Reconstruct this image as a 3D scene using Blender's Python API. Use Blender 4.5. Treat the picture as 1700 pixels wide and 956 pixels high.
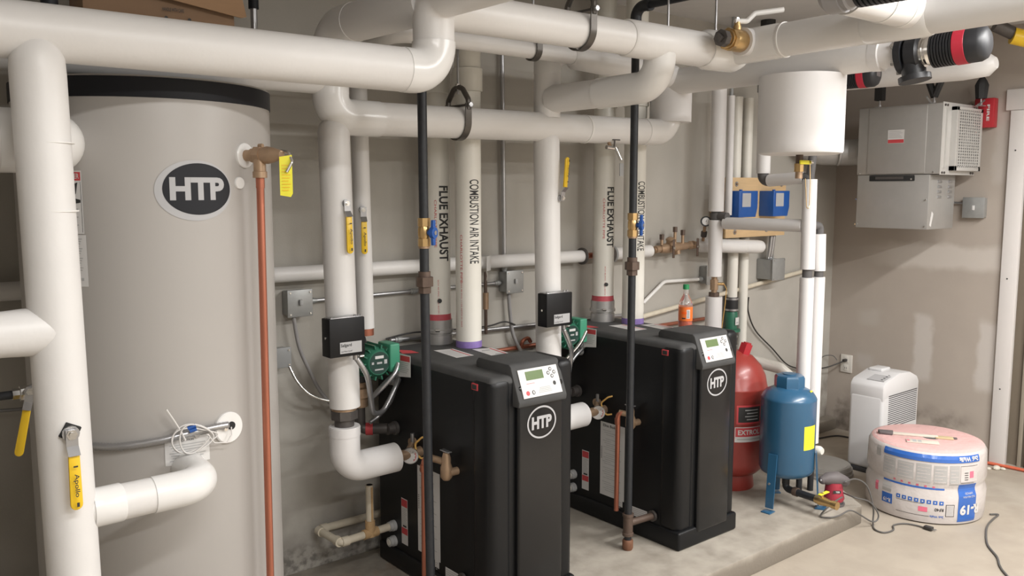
import bpy, bmesh, math, random
from mathutils import Vector, Matrix
random.seed(7)
for o in list(bpy.data.objects): bpy.data.objects.remove(o, do_unlink=True)
SC = bpy.context.scene
COL = SC.collection
PI = math.pi

# ---------------------------------------------------------------- camera, world, lights, exposure
FPX = 1430.0                                   # focal length in pixels of the 1700 px wide photograph
cam_d = bpy.data.cameras.new('camera'); cam = bpy.data.objects.new('camera', cam_d); COL.objects.link(cam)
cam_d.sensor_fit = 'HORIZONTAL'; cam_d.sensor_width = 36.0; cam_d.lens = FPX / 1700 * 36
cam_d.clip_start = 0.02
pit, yaw = math.radians(6.5), math.radians(39.4)
fwd = Vector((math.sin(yaw) * math.cos(pit), math.cos(yaw) * math.cos(pit), -math.sin(pit)))
rgt = Vector((math.cos(yaw), -math.sin(yaw), 0)); upv = rgt.cross(fwd)
cam.matrix_world = Matrix(((rgt.x, upv.x, -fwd.x, 0), (rgt.y, upv.y, -fwd.y, 0), (rgt.z, upv.z, -fwd.z, 1.75), (0, 0, 0, 1)))
SC.camera = cam

w = bpy.data.worlds.new('World'); SC.world = w; w.use_nodes = True
w.node_tree.nodes['Background'].inputs[0].default_value = (0.9, 0.95, 1.0, 1)
w.node_tree.nodes['Background'].inputs[1].default_value = 0.25

def area(name, loc, sx, sy, power, color, rot=(0, 0, 0)):
    l = bpy.data.lights.new(name, 'AREA'); l.shape = 'RECTANGLE'; l.size = sx; l.size_y = sy
    l.energy = power; l.color = color
    o = bpy.data.objects.new(name, l); COL.objects.link(o); o.location = loc; o.rotation_euler = rot
    return o
LC = (1.0, 0.988, 0.97)
area('ceiling_and_fill_light', (3.35, 0.62, 2.70), 1.25, 0.16, 52, LC)
area('ceiling_and_fill_light', (0.75, 0.55, 2.70), 1.25, 0.16, 27, LC)
area('ceiling_and_fill_light', (4.4, 0.7, 2.70), 1.25, 0.16, 40, LC)
area('ceiling_and_fill_light', (1.3, -0.9, 2.70), 1.25, 0.16, 44, LC)  # fill lamp added behind the camera to brighten fronts, no known fixture
area('ceiling_and_fill_light', (3.6, -1.0, 2.70), 1.25, 0.16, 95, LC)
vs = SC.view_settings
vs.view_transform = 'Standard'; vs.look = 'None'; vs.exposure = 0.37; vs.gamma = 1.0; vs.use_curve_mapping = False

# ---------------------------------------------------------------- materials
def new_mat(name):
    m = bpy.data.materials.new(name); m.use_nodes = True
    return m, m.node_tree, m.node_tree.nodes['Principled BSDF']
def mat(name, col, rough=0.5, metal=0.0, var=0.06, scale=14.0, bump=0.0, bscale=60.0, spec=0.5, coat=0.0, emit=0.0, alpha_t=0.0, stretch=None):
    m, nt, b = new_mat(name)
    N, L = nt.nodes, nt.links
    tc = N.new('ShaderNodeTexCoord')
    src = tc.outputs['Object']
    if stretch:
        mp = N.new('ShaderNodeMapping'); mp.inputs['Scale'].default_value = stretch; L.new(src, mp.inputs[0]); src = mp.outputs[0]
    nz = N.new('ShaderNodeTexNoise'); nz.inputs['Scale'].default_value = scale; nz.inputs['Detail'].default_value = 4
    L.new(src, nz.inputs['Vector'])
    mx = N.new('ShaderNodeMix'); mx.data_type = 'RGBA'
    mx.inputs[6].default_value = tuple(max(0, c * (1 - var)) for c in col) + (1,)
    mx.inputs[7].default_value = tuple(min(1, c * (1 + var)) for c in col) + (1,)
    L.new(nz.outputs['Fac'], mx.inputs[0]); L.new(mx.outputs[2], b.inputs['Base Color'])
    b.inputs['Roughness'].default_value = rough; b.inputs['Metallic'].default_value = metal
    b.inputs['Specular IOR Level'].default_value = spec
    b.inputs['Coat Weight'].default_value = coat; b.inputs['Coat Roughness'].default_value = 0.15
    if alpha_t: b.inputs['Transmission Weight'].default_value = alpha_t
    if emit:
        b.inputs['Emission Color'].default_value = (*col, 1); b.inputs['Emission Strength'].default_value = emit
    if bump:
        n2 = N.new('ShaderNodeTexNoise'); n2.inputs['Scale'].default_value = bscale; n2.inputs['Detail'].default_value = 3
        L.new(src, n2.inputs['Vector'])
        bp = N.new('ShaderNodeBump'); bp.inputs['Strength'].default_value = bump; bp.inputs['Distance'].default_value = 0.01
        L.new(n2.outputs['Fac'], bp.inputs['Height']); L.new(bp.outputs[0], b.inputs['Normal'])
    return m

def masks_mat(name, base, layers, rough=0.85, var=0.06, scale=6.0, bump=0.05, bscale=180.0, stops=None):
    """base colour with noise, then layers of (colour, [(axis, lo, hi, soft), ...], strength, noise scale)"""
    m, nt, b = new_mat(name); N, L = nt.nodes, nt.links
    tc = N.new('ShaderNodeTexCoord'); src = tc.outputs['Object']
    sep = N.new('ShaderNodeSeparateXYZ')
    dn = N.new('ShaderNodeTexNoise'); dn.inputs['Scale'].default_value = 9; dn.inputs['Detail'].default_value = 3; L.new(src, dn.inputs['Vector'])
    sb = N.new('ShaderNodeVectorMath'); sb.operation = 'SUBTRACT'; sb.inputs[1].default_value = (.5, .5, .5); L.new(dn.outputs['Color'], sb.inputs[0])
    sc = N.new('ShaderNodeVectorMath'); sc.operation = 'SCALE'; sc.inputs['Scale'].default_value = 0.07; L.new(sb.outputs[0], sc.inputs[0])
    ad = N.new('ShaderNodeVectorMath'); L.new(src, ad.inputs[0]); L.new(sc.outputs[0], ad.inputs[1])
    L.new(ad.outputs[0], sep.inputs[0])
    nz = N.new('ShaderNodeTexNoise'); nz.inputs['Scale'].default_value = scale; nz.inputs['Detail'].default_value = 5; L.new(src, nz.inputs['Vector'])
    mx = N.new('ShaderNodeMix'); mx.data_type = 'RGBA'
    mx.inputs[6].default_value = tuple(c * (1 - var) for c in base) + (1,); mx.inputs[7].default_value = tuple(c * (1 + var) for c in base) + (1,)
    L.new(nz.outputs['Fac'], mx.inputs[0]); cur = mx.outputs[2]
    for col, rng, stren, ns in layers:
        fac = None
        for ax, lo, hi, soft in rng:
            for edge, sgn in ((lo, 1), (hi, -1)):
                if edge is None: continue
                mr = N.new('ShaderNodeMapRange'); mr.interpolation_type = 'SMOOTHSTEP'
                L.new(sep.outputs['XYZ'.index(ax)], mr.inputs[0])
                mr.inputs[1].default_value = edge - soft; mr.inputs[2].default_value = edge + soft
                mr.inputs[3].default_value = 0 if sgn > 0 else 1; mr.inputs[4].default_value = 1 if sgn > 0 else 0
                if fac is None: fac = mr.outputs[0]
                else:
                    mu = N.new('ShaderNodeMath'); mu.operation = 'MULTIPLY'; L.new(fac, mu.inputs[0]); L.new(mr.outputs[0], mu.inputs[1]); fac = mu.outputs[0]
        mu = N.new('ShaderNodeMath'); mu.operation = 'MULTIPLY'; mu.inputs[1].default_value = stren
        if fac is None:
            v = N.new('ShaderNodeValue'); v.outputs[0].default_value = 1; fac = v.outputs[0]
        L.new(fac, mu.inputs[0]); fac = mu.outputs[0]
        if ns:
            n3 = N.new('ShaderNodeTexNoise'); n3.inputs['Scale'].default_value = ns; n3.inputs['Detail'].default_value = 5; L.new(src, n3.inputs['Vector'])
            r3 = N.new('ShaderNodeMapRange'); r3.inputs[1].default_value = .42; r3.inputs[2].default_value = .62; L.new(n3.outputs['Fac'], r3.inputs[0])
            mu = N.new('ShaderNodeMath'); mu.operation = 'MULTIPLY'; L.new(fac, mu.inputs[0]); L.new(r3.outputs[0], mu.inputs[1]); fac = mu.outputs[0]
        m2 = N.new('ShaderNodeMix'); m2.data_type = 'RGBA'; L.new(fac, m2.inputs[0]); L.new(cur, m2.inputs[6]); m2.inputs[7].default_value = (*col, 1); cur = m2.outputs[2]
    L.new(cur, b.inputs['Base Color']); b.inputs['Roughness'].default_value = rough
    n2 = N.new('ShaderNodeTexNoise'); n2.inputs['Scale'].default_value = bscale; L.new(src, n2.inputs['Vector'])
    bp = N.new('ShaderNodeBump'); bp.inputs['Strength'].default_value = bump; bp.inputs['Distance'].default_value = 0.01
    L.new(n2.outputs['Fac'], bp.inputs['Height']); L.new(bp.outputs[0], b.inputs['Normal'])
    return m

M = {}
M['jacket'] = mat('white_jacket', (.72, .705, .69), .42, var=.03, scale=9, bump=.10, bscale=22)
M['elbow'] = mat('white_pvc_cover', (.76, .75, .735), .22, var=.02, spec=.5)
M['tape'] = mat('white_tape', (.78, .765, .74), .35, var=.03)
M['foam'] = mat('white_foam', (.71, .695, .69), .6, var=.03)
M['pvc'] = mat('pvc_pipe', (.74, .72, .66), .35, var=.03)
M['dirty_pvc'] = mat('yellowed_pvc', (.62, .56, .45), .45, var=.15, scale=30)
M['rust_pvc'] = mat('rust_stained_pvc', (.50, .33, .17), .5, var=.25, scale=60)
M['purple'] = mat('purple_primer', (.25, .17, .45), .5, var=.25, scale=60)
M['redprimer'] = mat('red_primer', (.45, .07, .09), .5, var=.2, scale=60)
M['tank'] = mat('grey_beige_enamel', (.405, .385, .365), .38, var=.025, scale=3)
M['blackband'] = mat('black_band', (.014, .015, .019), .5, spec=.25)
M['black'] = mat('black_plastic', (.0065, .007, .008), .42, spec=.32, var=.15, bump=.04, bscale=300)
M['blackgloss'] = mat('black_gloss', (.006, .0065, .0075), .2, var=.15)
M['blacktop'] = mat('black_pebbled_plastic', (.062, .062, .062), .7, var=.25, spec=.3, bump=.06, bscale=400)
M['blackpaint'] = mat('black_paint', (.018, .019, .021), .34, var=.2)
M['blackmetal'] = mat('black_box_metal', (.007, .007, .008), .5, spec=.3, var=.1)
M['iron'] = mat('black_iron_pipe', (.028, .03, .034), .48, metal=.3, var=.3, scale=50, bump=.08, bscale=90)
M['fitting'] = mat('brown_iron_fitting', (.11, .075, .058), .55, metal=.3, var=.3, scale=40, bump=.12)
M['greyfit'] = mat('grey_iron_fitting', (.10, .09, .085), .5, metal=.4, var=.25, scale=40)
M['rustcap'] = mat('rusty_cap', (.17, .075, .04), .65, var=.3, scale=40)
M['bronze'] = mat('bronze', (.40, .275, .18), .42, metal=.5, var=.2, scale=40)
M['brass'] = mat('brass', (.55, .37, .17), .30, metal=.85, var=.15, scale=30)
M['copper'] = mat('copper_pipe', (.45, .165, .105), .38, metal=.7, var=.22, scale=18, stretch=(1, 1, .3))
M['steel'] = mat('galvanised_steel', (.46, .46, .47), .34, metal=.85, var=.10, scale=25)
M['sheet'] = mat('galvanised_sheet', (.44, .43, .415), .45, metal=.55, var=.06, scale=18)
M['chrome'] = mat('chrome', (.72, .71, .69), .18, metal=1.0, var=.05)
M['hanger'] = mat('hanger_steel', (.12, .11, .10), .4, metal=.7, var=.2)
M['yellow'] = mat('yellow_vinyl', (.80, .52, .02), .35, var=.06)
M['tag'] = mat('yellow_tag', (.78, .72, .04), .4, var=.05)
M['print'] = mat('dark_print', (.03, .03, .03), .6)
M['redprint'] = mat('red_print', (.55, .06, .07), .5)
M['greyprint'] = mat('grey_print', (.42, .42, .42), .6)
M['sticker'] = mat('white_sticker', (.64, .63, .62), .42, var=.02)
M['silver'] = mat('silver_sticker', (.42, .42, .43), .4, var=.03)
M['navy'] = mat('blue_handle', (.02, .09, .34), .4)
M['green'] = mat('green_casting', (.025, .14, .085), .42, var=.2, scale=30)
M['lightgreen'] = mat('green_cover', (.05, .26, .16), .4, var=.1)
M['darkgreen'] = mat('dark_green_plate', (.02, .05, .04), .4)
M['lcd'] = mat('lcd_screen', (.13, .19, .08), .25)
M['red'] = mat('red_tank_paint', (.29, .038, .030), .36, var=.10, scale=6, coat=.15)
M['blue'] = mat('blue_tank_paint', (.028, .105, .20), .3, var=.10, scale=6, coat=.25)
M['orange'] = mat('orange_soda', (.90, .13, .02), .2)
M['orangelab'] = mat('orange_label', (.80, .17, .03), .4)
M['bottleclear'] = mat('bottle_plastic', (.92, .92, .92), .08, alpha_t=.92)
M['capgreen'] = mat('green_cap', (.02, .22, .08), .4)
M['card'] = mat('cardboard', (.33, .20, .11), .8, var=.08, stretch=(1, 1, 6))
M['carddark'] = mat('cardboard_shelf', (.24, .15, .09), .8, var=.08)
M['dehum'] = mat('white_appliance', (.66, .655, .66), .4, var=.015)
M['dehumpanel'] = mat('grey_panel', (.48, .48, .49), .4)
M['slot'] = mat('dark_slot', (.06, .06, .065), .6)
M['pink'] = mat('pink_fibreglass', (.64, .40, .38), .85, var=.12, scale=12, bump=.5, bscale=40)
M['wrap'] = mat('white_wrap_film', (.56, .52, .505), .25, var=.07, scale=8, bump=.5, bscale=18, coat=.3)
M['wrapblue'] = mat('blue_wrap_print', (.035, .13, .46), .22, var=.10, bump=.2, bscale=25, coat=.3)
M['wrapgrey'] = mat('grey_wrap_print', (.40, .39, .38), .35, var=.08)
M['wrappink'] = mat('pink_wrap_print', (.72, .16, .24), .35)
M['wood'] = mat('plywood', (.60, .42, .23), .6, var=.16, scale=7, stretch=(1, 1, 7))
M['bluebox'] = mat('blue_box_plastic', (.012, .085, .33), .4, var=.04)
M['firered'] = mat('fire_alarm_red', (.42, .025, .035), .35)
M['pumpblack'] = mat('pump_black', (.016, .017, .02), .45, var=.15)
M['pumpred'] = mat('pump_red_band', (.50, .025, .05), .45)
M['purplegrey'] = mat('machine_grey', (.30, .29, .29), .5)
M['sanderred'] = mat('sander_red', (.33, .03, .05), .4)
M['sandergrey'] = mat('sander_grey', (.12, .105, .105), .6)
M['cord'] = mat('black_cord', (.03, .028, .027), .5)
M['greycord'] = mat('grey_cord', (.10, .095, .09), .5)
M['whitewire'] = mat('white_wire', (.62, .60, .58), .4)
M['rubber'] = mat('black_rubber', (.018, .018, .019), .6)
M['lidgrey'] = mat('grey_sump_lid', (.24, .225, .205), .7, var=.12, scale=12)
M['paper'] = mat('cream_paper', (.62, .58, .50), .7, var=.06)
M['tan'] = mat('tan_wood', (.55, .44, .26), .6, var=.08)
M['hose'] = mat('orange_hose', (.55, .12, .06), .5)
M['trim'] = mat('white_trim', (.66, .63, .61), .45, var=.02)
M['outlet'] = mat('outlet_white', (.66, .63, .58), .4, var=.02)
M['steelbox'] = mat('junction_box_steel', (.36, .365, .36), .45, metal=.45, var=.12, scale=30)
M['greyplate'] = mat('grey_wall_plate', (.30, .305, .305), .45, var=.05)
M['grille'] = mat('pale_grille_steel', (.56, .55, .53), .4, metal=.25, var=.06)
M['brushed'] = mat('brushed_stainless', (.46, .45, .44), .33, metal=.55, var=.06)
M['hole'] = mat('dark_opening', (.015, .015, .015), .8)
M['yellowhose'] = mat('amber_tube', (.70, .42, .12), .4)
M['insulgrey'] = mat('dark_foam_sleeve', (.10, .095, .095), .7)

# ---------------------------------------------------------------- mesh builder
class B:
    def __init__(s): s.v, s.f, s.m, s.mats = [], [], [], []
    def mi(s, m):
        if isinstance(m, str): m = M[m]
        if m not in s.mats: s.mats.append(m)
        return s.mats.index(m)
    def add(s, vs, fs, m):
        k = len(s.v); i = s.mi(m)
        s.v += [tuple(v) for v in vs]
        for f in fs: s.f.append(tuple(a + k for a in f)); s.m.append(i)
        return s
    def addbm(s, bm, m):
        bm.verts.ensure_lookup_table(); bm.verts.index_update()
        s.add([v.co[:] for v in bm.verts], [[v.index for v in f.verts] for f in bm.faces], m); bm.free(); return s
    def box(s, x0, y0, z0, x1, y1, z1, m, bev=0.0, seg=2, xf=None):
        bm = bmesh.new(); bmesh.ops.create_cube(bm, size=1)
        for v in bm.verts: v.co = Vector(((x0 + x1) / 2 + v.co.x * (x1 - x0), (y0 + y1) / 2 + v.co.y * (y1 - y0), (z0 + z1) / 2 + v.co.z * (z1 - z0)))
        if bev: bmesh.ops.bevel(bm, geom=list(bm.edges), offset=bev, segments=seg, profile=.5, affect='EDGES')
        if xf: bmesh.ops.transform(bm, matrix=xf, verts=bm.verts)
        return s.addbm(bm, m)
    def tube(s, path, r, m, n=20, fillet=0.0, cap=True, fn=7, loop=False, turn0=0.0):
        P = [Vector(p) for p in path]
        if fillet:
            Q = [P[0]]
            for i in range(1, len(P) - 1):
                a, b, c = P[i - 1], P[i], P[i + 1]
                fl = fillet[i - 1] if isinstance(fillet, (list, tuple)) else fillet
                d0, d1 = (a - b), (c - b); l0, l1 = d0.length, d1.length; d0.normalize(); d1.normalize()
                ang = d0.angle(d1)
                if ang > PI - .02: Q.append(b); continue
                t = min(fl / math.tan(ang / 2), l0 * .98, l1 * .98); rr = t * math.tan(ang / 2)
                cen = b + (d0 + d1).normalized() * (rr / math.sin(ang / 2))
                u0 = (b + d0 * t) - cen; u1 = (b + d1 * t) - cen; tot = u0.angle(u1); ax = u0.cross(u1).normalized()
                for k in range(fn + 1): Q.append(cen + Matrix.Rotation(tot * k / fn, 3, ax) @ u0)
            Q.append(P[-1]); P = Q
        R = r if isinstance(r, (list, tuple)) else [r] * len(P)
        if len(R) != len(P): R = [R[min(int(i * len(R) / len(P)), len(R) - 1)] for i in range(len(P))]
        T = []
        for i in range(len(P)):
            if loop: t = P[(i + 1) % len(P)] - P[i - 1]
            else: t = P[min(i + 1, len(P) - 1)] - P[max(i - 1, 0)]
            if t.length < 1e-9: t = T[-1].copy() if T else Vector((0, 0, 1))
            T.append(t.normalized())
        ref = Vector((0, 0, 1)) if abs(T[0].z) < .9 else Vector((1, 0, 0))
        nrm = T[0].cross(ref).normalized()
        vs, fs = [], []
        for i, p in enumerate(P):
            if i:
                ax = T[i - 1].cross(T[i])
                if ax.length > 1e-8: nrm = Matrix.Rotation(T[i - 1].angle(T[i]), 3, ax.normalized()) @ nrm
            bi = T[i].cross(nrm)
            for k in range(n):
                a = 2 * PI * k / n + turn0
                vs.append(p + (nrm * math.cos(a) + bi * math.sin(a)) * R[i])
        np_ = len(P)
        for i in range(np_ if loop else np_ - 1):
            j = (i + 1) % np_
            for k in range(n): fs.append((i * n + k, i * n + (k + 1) % n, j * n + (k + 1) % n, j * n + k))
        if cap and not loop:
            fs.append(tuple(range(n - 1, -1, -1))); fs.append(tuple((np_ - 1) * n + k for k in range(n)))
        return s.add(vs, fs, m)
    def cyl(s, p0, p1, r, m, n=24, r1=None, cap=True, turn0=0.0):
        return s.tube([p0, p1], [r, r if r1 is None else r1], m, n=n, cap=cap, turn0=turn0)
    def prof(s, p0, p1, pr, m, n=24, turn0=0.0):
        """turned shape along p0->p1: pr = [(t 0..1 along, radius), ...]"""
        p0, p1 = Vector(p0), Vector(p1)
        d = (p1 - p0).normalized(); ref = Vector((0, 0, 1)) if abs(d.z) < .9 else Vector((1, 0, 0))
        nx = d.cross(ref).normalized(); ny = d.cross(nx); vs, fs = [], []
        for t, r in pr:
            c = p0 + (p1 - p0) * t
            for k in range(n):
                a = 2 * PI * k / n + turn0; vs.append(c + (nx * math.cos(a) + ny * math.sin(a)) * max(r, 1e-4))
        for i in range(len(pr) - 1):
            for k in range(n): fs.append((i * n + k, i * n + (k + 1) % n, (i + 1) * n + (k + 1) % n, (i + 1) * n + k))
        fs.append(tuple(range(n - 1, -1, -1))); fs.append(tuple((len(pr) - 1) * n + k for k in range(n)))
        return s.add(vs, fs, m)
    def ball(s, c, r, m, sx=1, sy=1, sz=1, n=20):
        bm = bmesh.new(); bmesh.ops.create_uvsphere(bm, u_segments=n, v_segments=max(8, n // 2), radius=r)
        for v in bm.verts: v.co = Vector((c[0] + v.co.x * sx, c[1] + v.co.y * sy, c[2] + v.co.z * sz))
        return s.addbm(bm, m)
    def prism(s, poly, fr, depth, m, bev=0.0):
        """2D polygon in frame fr=(origin, ex, ey), extruded by depth along ex x ey"""
        o, ex, ey = (Vector(a) for a in fr); en = ex.cross(ey)
        n = len(poly); vs = [o + ex * a + ey * b for a, b in poly] + [o + ex * a + ey * b + en * depth for a, b in poly]
        fs = [tuple(range(n - 1, -1, -1)), tuple(range(n, 2 * n))] + [(k, (k + 1) % n, n + (k + 1) % n, n + k) for k in range(n)]
        if bev:
            bm = bmesh.new(); bv = [bm.verts.new(v) for v in vs]
            for f in fs: bm.faces.new([bv[i] for i in f])
            bmesh.ops.bevel(bm, geom=list(bm.edges), offset=bev, segments=2, profile=.5, affect='EDGES'); return s.addbm(bm, m)
        return s.add(vs, fs, m)
    def flat(s, poly2, m, mp, cuts=None, lift=0.0):
        """flat shape(s) in (s,t) mapped through mp(s,t,lift); cuts = spacing of slices across s"""
        bm = bmesh.new()
        pv = [bm.verts.new((a, b, 0)) for a, b in poly2]; bm.faces.new(pv)
        return s.mapbm(bm, m, mp, cuts, lift)
    def mapbm(s, bm, m, mp, cuts=None, lift=0.0):
        if cuts:
            xs = [v.co.x for v in bm.verts]; lo, hi = min(xs), max(xs); x = lo + cuts
            while x < hi - 1e-6:
                bmesh.ops.bisect_plane(bm, geom=list(bm.verts) + list(bm.edges) + list(bm.faces), plane_co=(x, 0, 0), plane_no=(1, 0, 0)); x += cuts
        for v in bm.verts: v.co = mp(v.co.x, v.co.y, lift)
        return s.addbm(bm, m)
    def rect(s, a, b, c, d, m, mp, cuts=None, lift=0.0):
        return s.flat([(a, b), (c, b), (c, d), (a, d)], m, mp, cuts, lift)
    def text(s, string, wd, ht, m, mp, at=(0, 0), rot=0.0, cuts=None, lift=0.0, bold=0.012, mirror=False):
        bm = text_bm(string, bold)
        xs = [v.co.x for v in bm.verts]; ys = [v.co.y for v in bm.verts]
        x0, x1, y0, y1 = min(xs), max(xs), min(ys), max(ys)
        ca, sa = math.cos(rot), math.sin(rot)
        for v in bm.verts:
            a = ((v.co.x - x0) / (x1 - x0) - .5) * wd; b = ((v.co.y - y0) / (y1 - y0) - .5) * ht
            v.co = Vector((at[0] + a * ca - b * sa, at[1] + a * sa + b * ca, 0))
        return s.mapbm(bm, m, mp, cuts, lift)
    def build(s, name, parent=None, sharp=38, base=None):
        me = bpy.data.meshes.new(name)
        if parent is not None:
            org = Vector(parent['_o'])
        else:
            xs = [v[0] for v in s.v]; ys = [v[1] for v in s.v]; zs = [v[2] for v in s.v]
            org = Vector(base) if base is not None else Vector(((min(xs) + max(xs)) / 2, (min(ys) + max(ys)) / 2, min(zs)))
        me.from_pydata([(v[0] - org.x, v[1] - org.y, v[2] - org.z) for v in s.v], [], s.f)
        for m in s.mats: me.materials.append(m)
        me.polygons.foreach_set('material_index', s.m)
        me.polygons.foreach_set('use_smooth', [True] * len(s.f))
        me.update(); me.set_sharp_from_angle(angle=math.radians(sharp))
        o = bpy.data.objects.new(name, me); COL.objects.link(o)
        o['_o'] = org[:]
        if parent is not None: o.parent = parent
        else: o.location = org
        return o

_tx = {}
def text_bm(string, bold):
    key = (string, bold)
    if key not in _tx:
        cu = bpy.data.curves.new('t', 'FONT'); cu.body = string; cu.offset = bold; cu.resolution_u = 4
        ob = bpy.data.objects.new('t', cu); COL.objects.link(ob)
        dg = bpy.context.evaluated_depsgraph_get(); dg.update()
        me = bpy.data.meshes.new_from_object(ob.evaluated_get(dg))
        _tx[key] = me
        bpy.data.objects.remove(ob, do_unlink=True); bpy.data.curves.remove(cu)
    bm = bmesh.new(); bm.from_mesh(_tx[key]); return bm

def plane_map(o, ex, ey):
    o, ex, ey = Vector(o), Vector(ex).normalized(), Vector(ey).normalized(); en = ex.cross(ey)
    return lambda a, b, l: o + ex * a + ey * b + en * l
def cyl_map(cx, cy, R, a0, z0):
    a0 = math.radians(a0)
    return lambda a, b, l: Vector((cx + (R + l) * math.cos(a0 + a / R), cy + (R + l) * math.sin(a0 + a / R), z0 + b))
def ell(a, b, n=48, cx=0, cy=0): return [(cx + a * math.cos(2 * PI * k / n), cy + b * math.sin(2 * PI * k / n)) for k in range(n)]

def thing(name, loc, label, cat, group=None):
    o = bpy.data.objects.new(name, None); COL.objects.link(o); o.location = loc; o.empty_display_size = .1
    o['_o'] = tuple(float(a) for a in loc); o['label'] = label; o['category'] = cat
    if group: o['group'] = group
    return o
def tag(o, label, cat, group=None):
    o['label'] = label; o['category'] = cat
    if group: o['group'] = group
    return o
def part(o, label): o['label'] = label; return o
def struct(o): o['kind'] = 'structure'; return o

# ---------------------------------------------------------------- the room
WALL = masks_mat('wall_paint', (.41, .388, .35), [
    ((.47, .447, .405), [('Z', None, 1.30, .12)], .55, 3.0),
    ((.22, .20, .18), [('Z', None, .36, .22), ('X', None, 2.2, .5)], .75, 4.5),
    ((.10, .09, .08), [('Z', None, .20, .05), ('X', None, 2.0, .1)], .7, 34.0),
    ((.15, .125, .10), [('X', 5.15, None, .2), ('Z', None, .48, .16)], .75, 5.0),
    ((.47, .447, .405), [('X', 4.05, 4.25, .05)], .6, None)])
FARW = masks_mat('far_wall_drywall', (.40, .35, .305), [
    ((.52, .475, .43), [('Z', 1.235, 1.385, .03), ('Y', 2.15, 3.0, .15)], 1.0, None),
    ((.52, .48, .445), [('Z', .46, .91, .03), ('Y', 2.61, 2.74, .02)], .9, None),
    ((.52, .48, .445), [('Z', .46, .91, .03), ('Y', 2.2, 2.32, .02)], .9, None),
    ((.46, .42, .385), [('Z', .49, .58, .03), ('Y', 3.02, 3.14, .03)], .8, None),
    ((.45, .41, .37), [('Z', .80, .90, .03), ('Y', 2.98, 3.12, .04)], .7, None),
    ((.46, .42, .385), [('Z', 1.80, 2.30, .03), ('Y', 2.22, 2.30, .02)], .7, None),
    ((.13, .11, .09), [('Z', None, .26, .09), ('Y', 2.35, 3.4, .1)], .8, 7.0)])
FLOOR = masks_mat('floor_concrete', (.37, .32, .26), [
    ((.45, .405, .345), [('X', 4.8, None, .5)], .7, 2.2), ((.30, .255, .205), [], .5, 5.0)], rough=.75, var=.10, scale=3.0, bump=.10, bscale=60)
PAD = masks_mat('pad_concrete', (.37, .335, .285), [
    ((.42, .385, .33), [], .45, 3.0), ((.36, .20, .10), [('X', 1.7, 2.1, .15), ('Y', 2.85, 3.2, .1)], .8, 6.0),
    ((.19, .165, .135), [('Z', None, .094, .03)], .95, None)], rough=.75, var=.08, scale=4.0, bump=.14, bscale=70)  # pad sides darker than the top: raw grey concrete plus painted-in shade
CEIL = mat('ceiling_paint', (.60, .59, .585), .85, var=.05)

def slab(name, x0, y0, z0, x1, y1, z1, m):
    o = B().box(x0, y0, z0, x1, y1, z1, m).build(name, base=(0, 0, 0)); return struct(o)
XL, XR, YF, YB, ZC = -1.6, 5.79, -2.0, 3.36, 2.75
slab('floor', XL - .1, YF - .1, -.1, XR + 1.2, YB + .1, 0, FLOOR)
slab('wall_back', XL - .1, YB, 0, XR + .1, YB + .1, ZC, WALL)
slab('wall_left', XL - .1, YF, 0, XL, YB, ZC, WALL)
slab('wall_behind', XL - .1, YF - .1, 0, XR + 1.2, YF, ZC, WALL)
slab('ceiling', XL - .1, YF - .1, ZC, XR + 1.2, YB + .1, ZC + .1, CEIL)
slab('wall_right', XR, 2.20, 0, XR + .1, YB, ZC, FARW)
slab('wall_right_above', XR, 1.20, 2.34, XR + .1, 2.20, ZC, FARW)
slab('wall_right_front', XR, YF, 0, XR + .1, 1.20, ZC, FARW)
# doorway with white casing in the right-hand wall
d = B(); d.box(5.765, 2.112, 0.0, 5.80, 2.205, 2.232, 'trim', .002); d.box(5.765, 1.2, 2.234, 5.80, 2.235, 2.36, 'trim', .002)
for z in (.5, 1.2, 1.99): d.cyl((5.766, 2.165, z), (5.764, 2.165, z), .005, 'print', n=10)
struct(d.build('trim_1', base=(0, 0, 0)))
DOORM = mat('door_tan', (.20, .165, .125), .5, var=.06)
DOORL = mat('door_edge_tan', (.34, .30, .24), .5, var=.06)
d = B(); d.box(5.88, 1.2, 0, 5.92, 2.20, 2.34, DOORM); d.box(5.86, 2.05, 0, 5.88, 2.075, 2.33, DOORL, .003); d.box(5.84, 1.97, 0, 5.88, 2.02, 2.33, DOORL, .003)
struct(d.build('door_1', base=(0, 0, 0)))
# housekeeping pad with a worn edge, its sides also shaded in the colour
bm = bmesh.new()
poly = [(-.6, 2.20), (4.205, 2.213), (4.36, 2.42), (4.46, 3.36), (-.6, 3.36)]
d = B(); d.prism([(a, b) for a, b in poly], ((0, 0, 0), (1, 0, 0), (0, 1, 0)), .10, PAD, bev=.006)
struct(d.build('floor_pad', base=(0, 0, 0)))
# low concrete curb at the foot of the back wall, right of the pad
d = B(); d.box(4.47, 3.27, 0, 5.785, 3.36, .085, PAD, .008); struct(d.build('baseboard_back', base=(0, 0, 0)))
# ---------------------------------------------------------------- insulated pipework
def run(p0, p1, r, m='jacket', parent=None, name='pipe_run', n=32):
    return B().cyl(p0, p1, r, m, n=n).build(name, parent)
def bend(path, r, fil, parent, m='elbow', name='elbow_cover', n=32):
    return B().tube(path, r, m, n=n, fillet=fil, fn=14).build(name, parent)
def band(c, ax, r, parent, wd=.03, m='tape', name='seam_band', n=32):
    c, ax = Vector(c), Vector(ax).normalized()
    return B().prof(c - ax * wd / 2, c + ax * wd / 2, [(0, r - .003), (.05, r), (.95, r), (1, r - .003)], m, n=n).build(name, parent)

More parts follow.
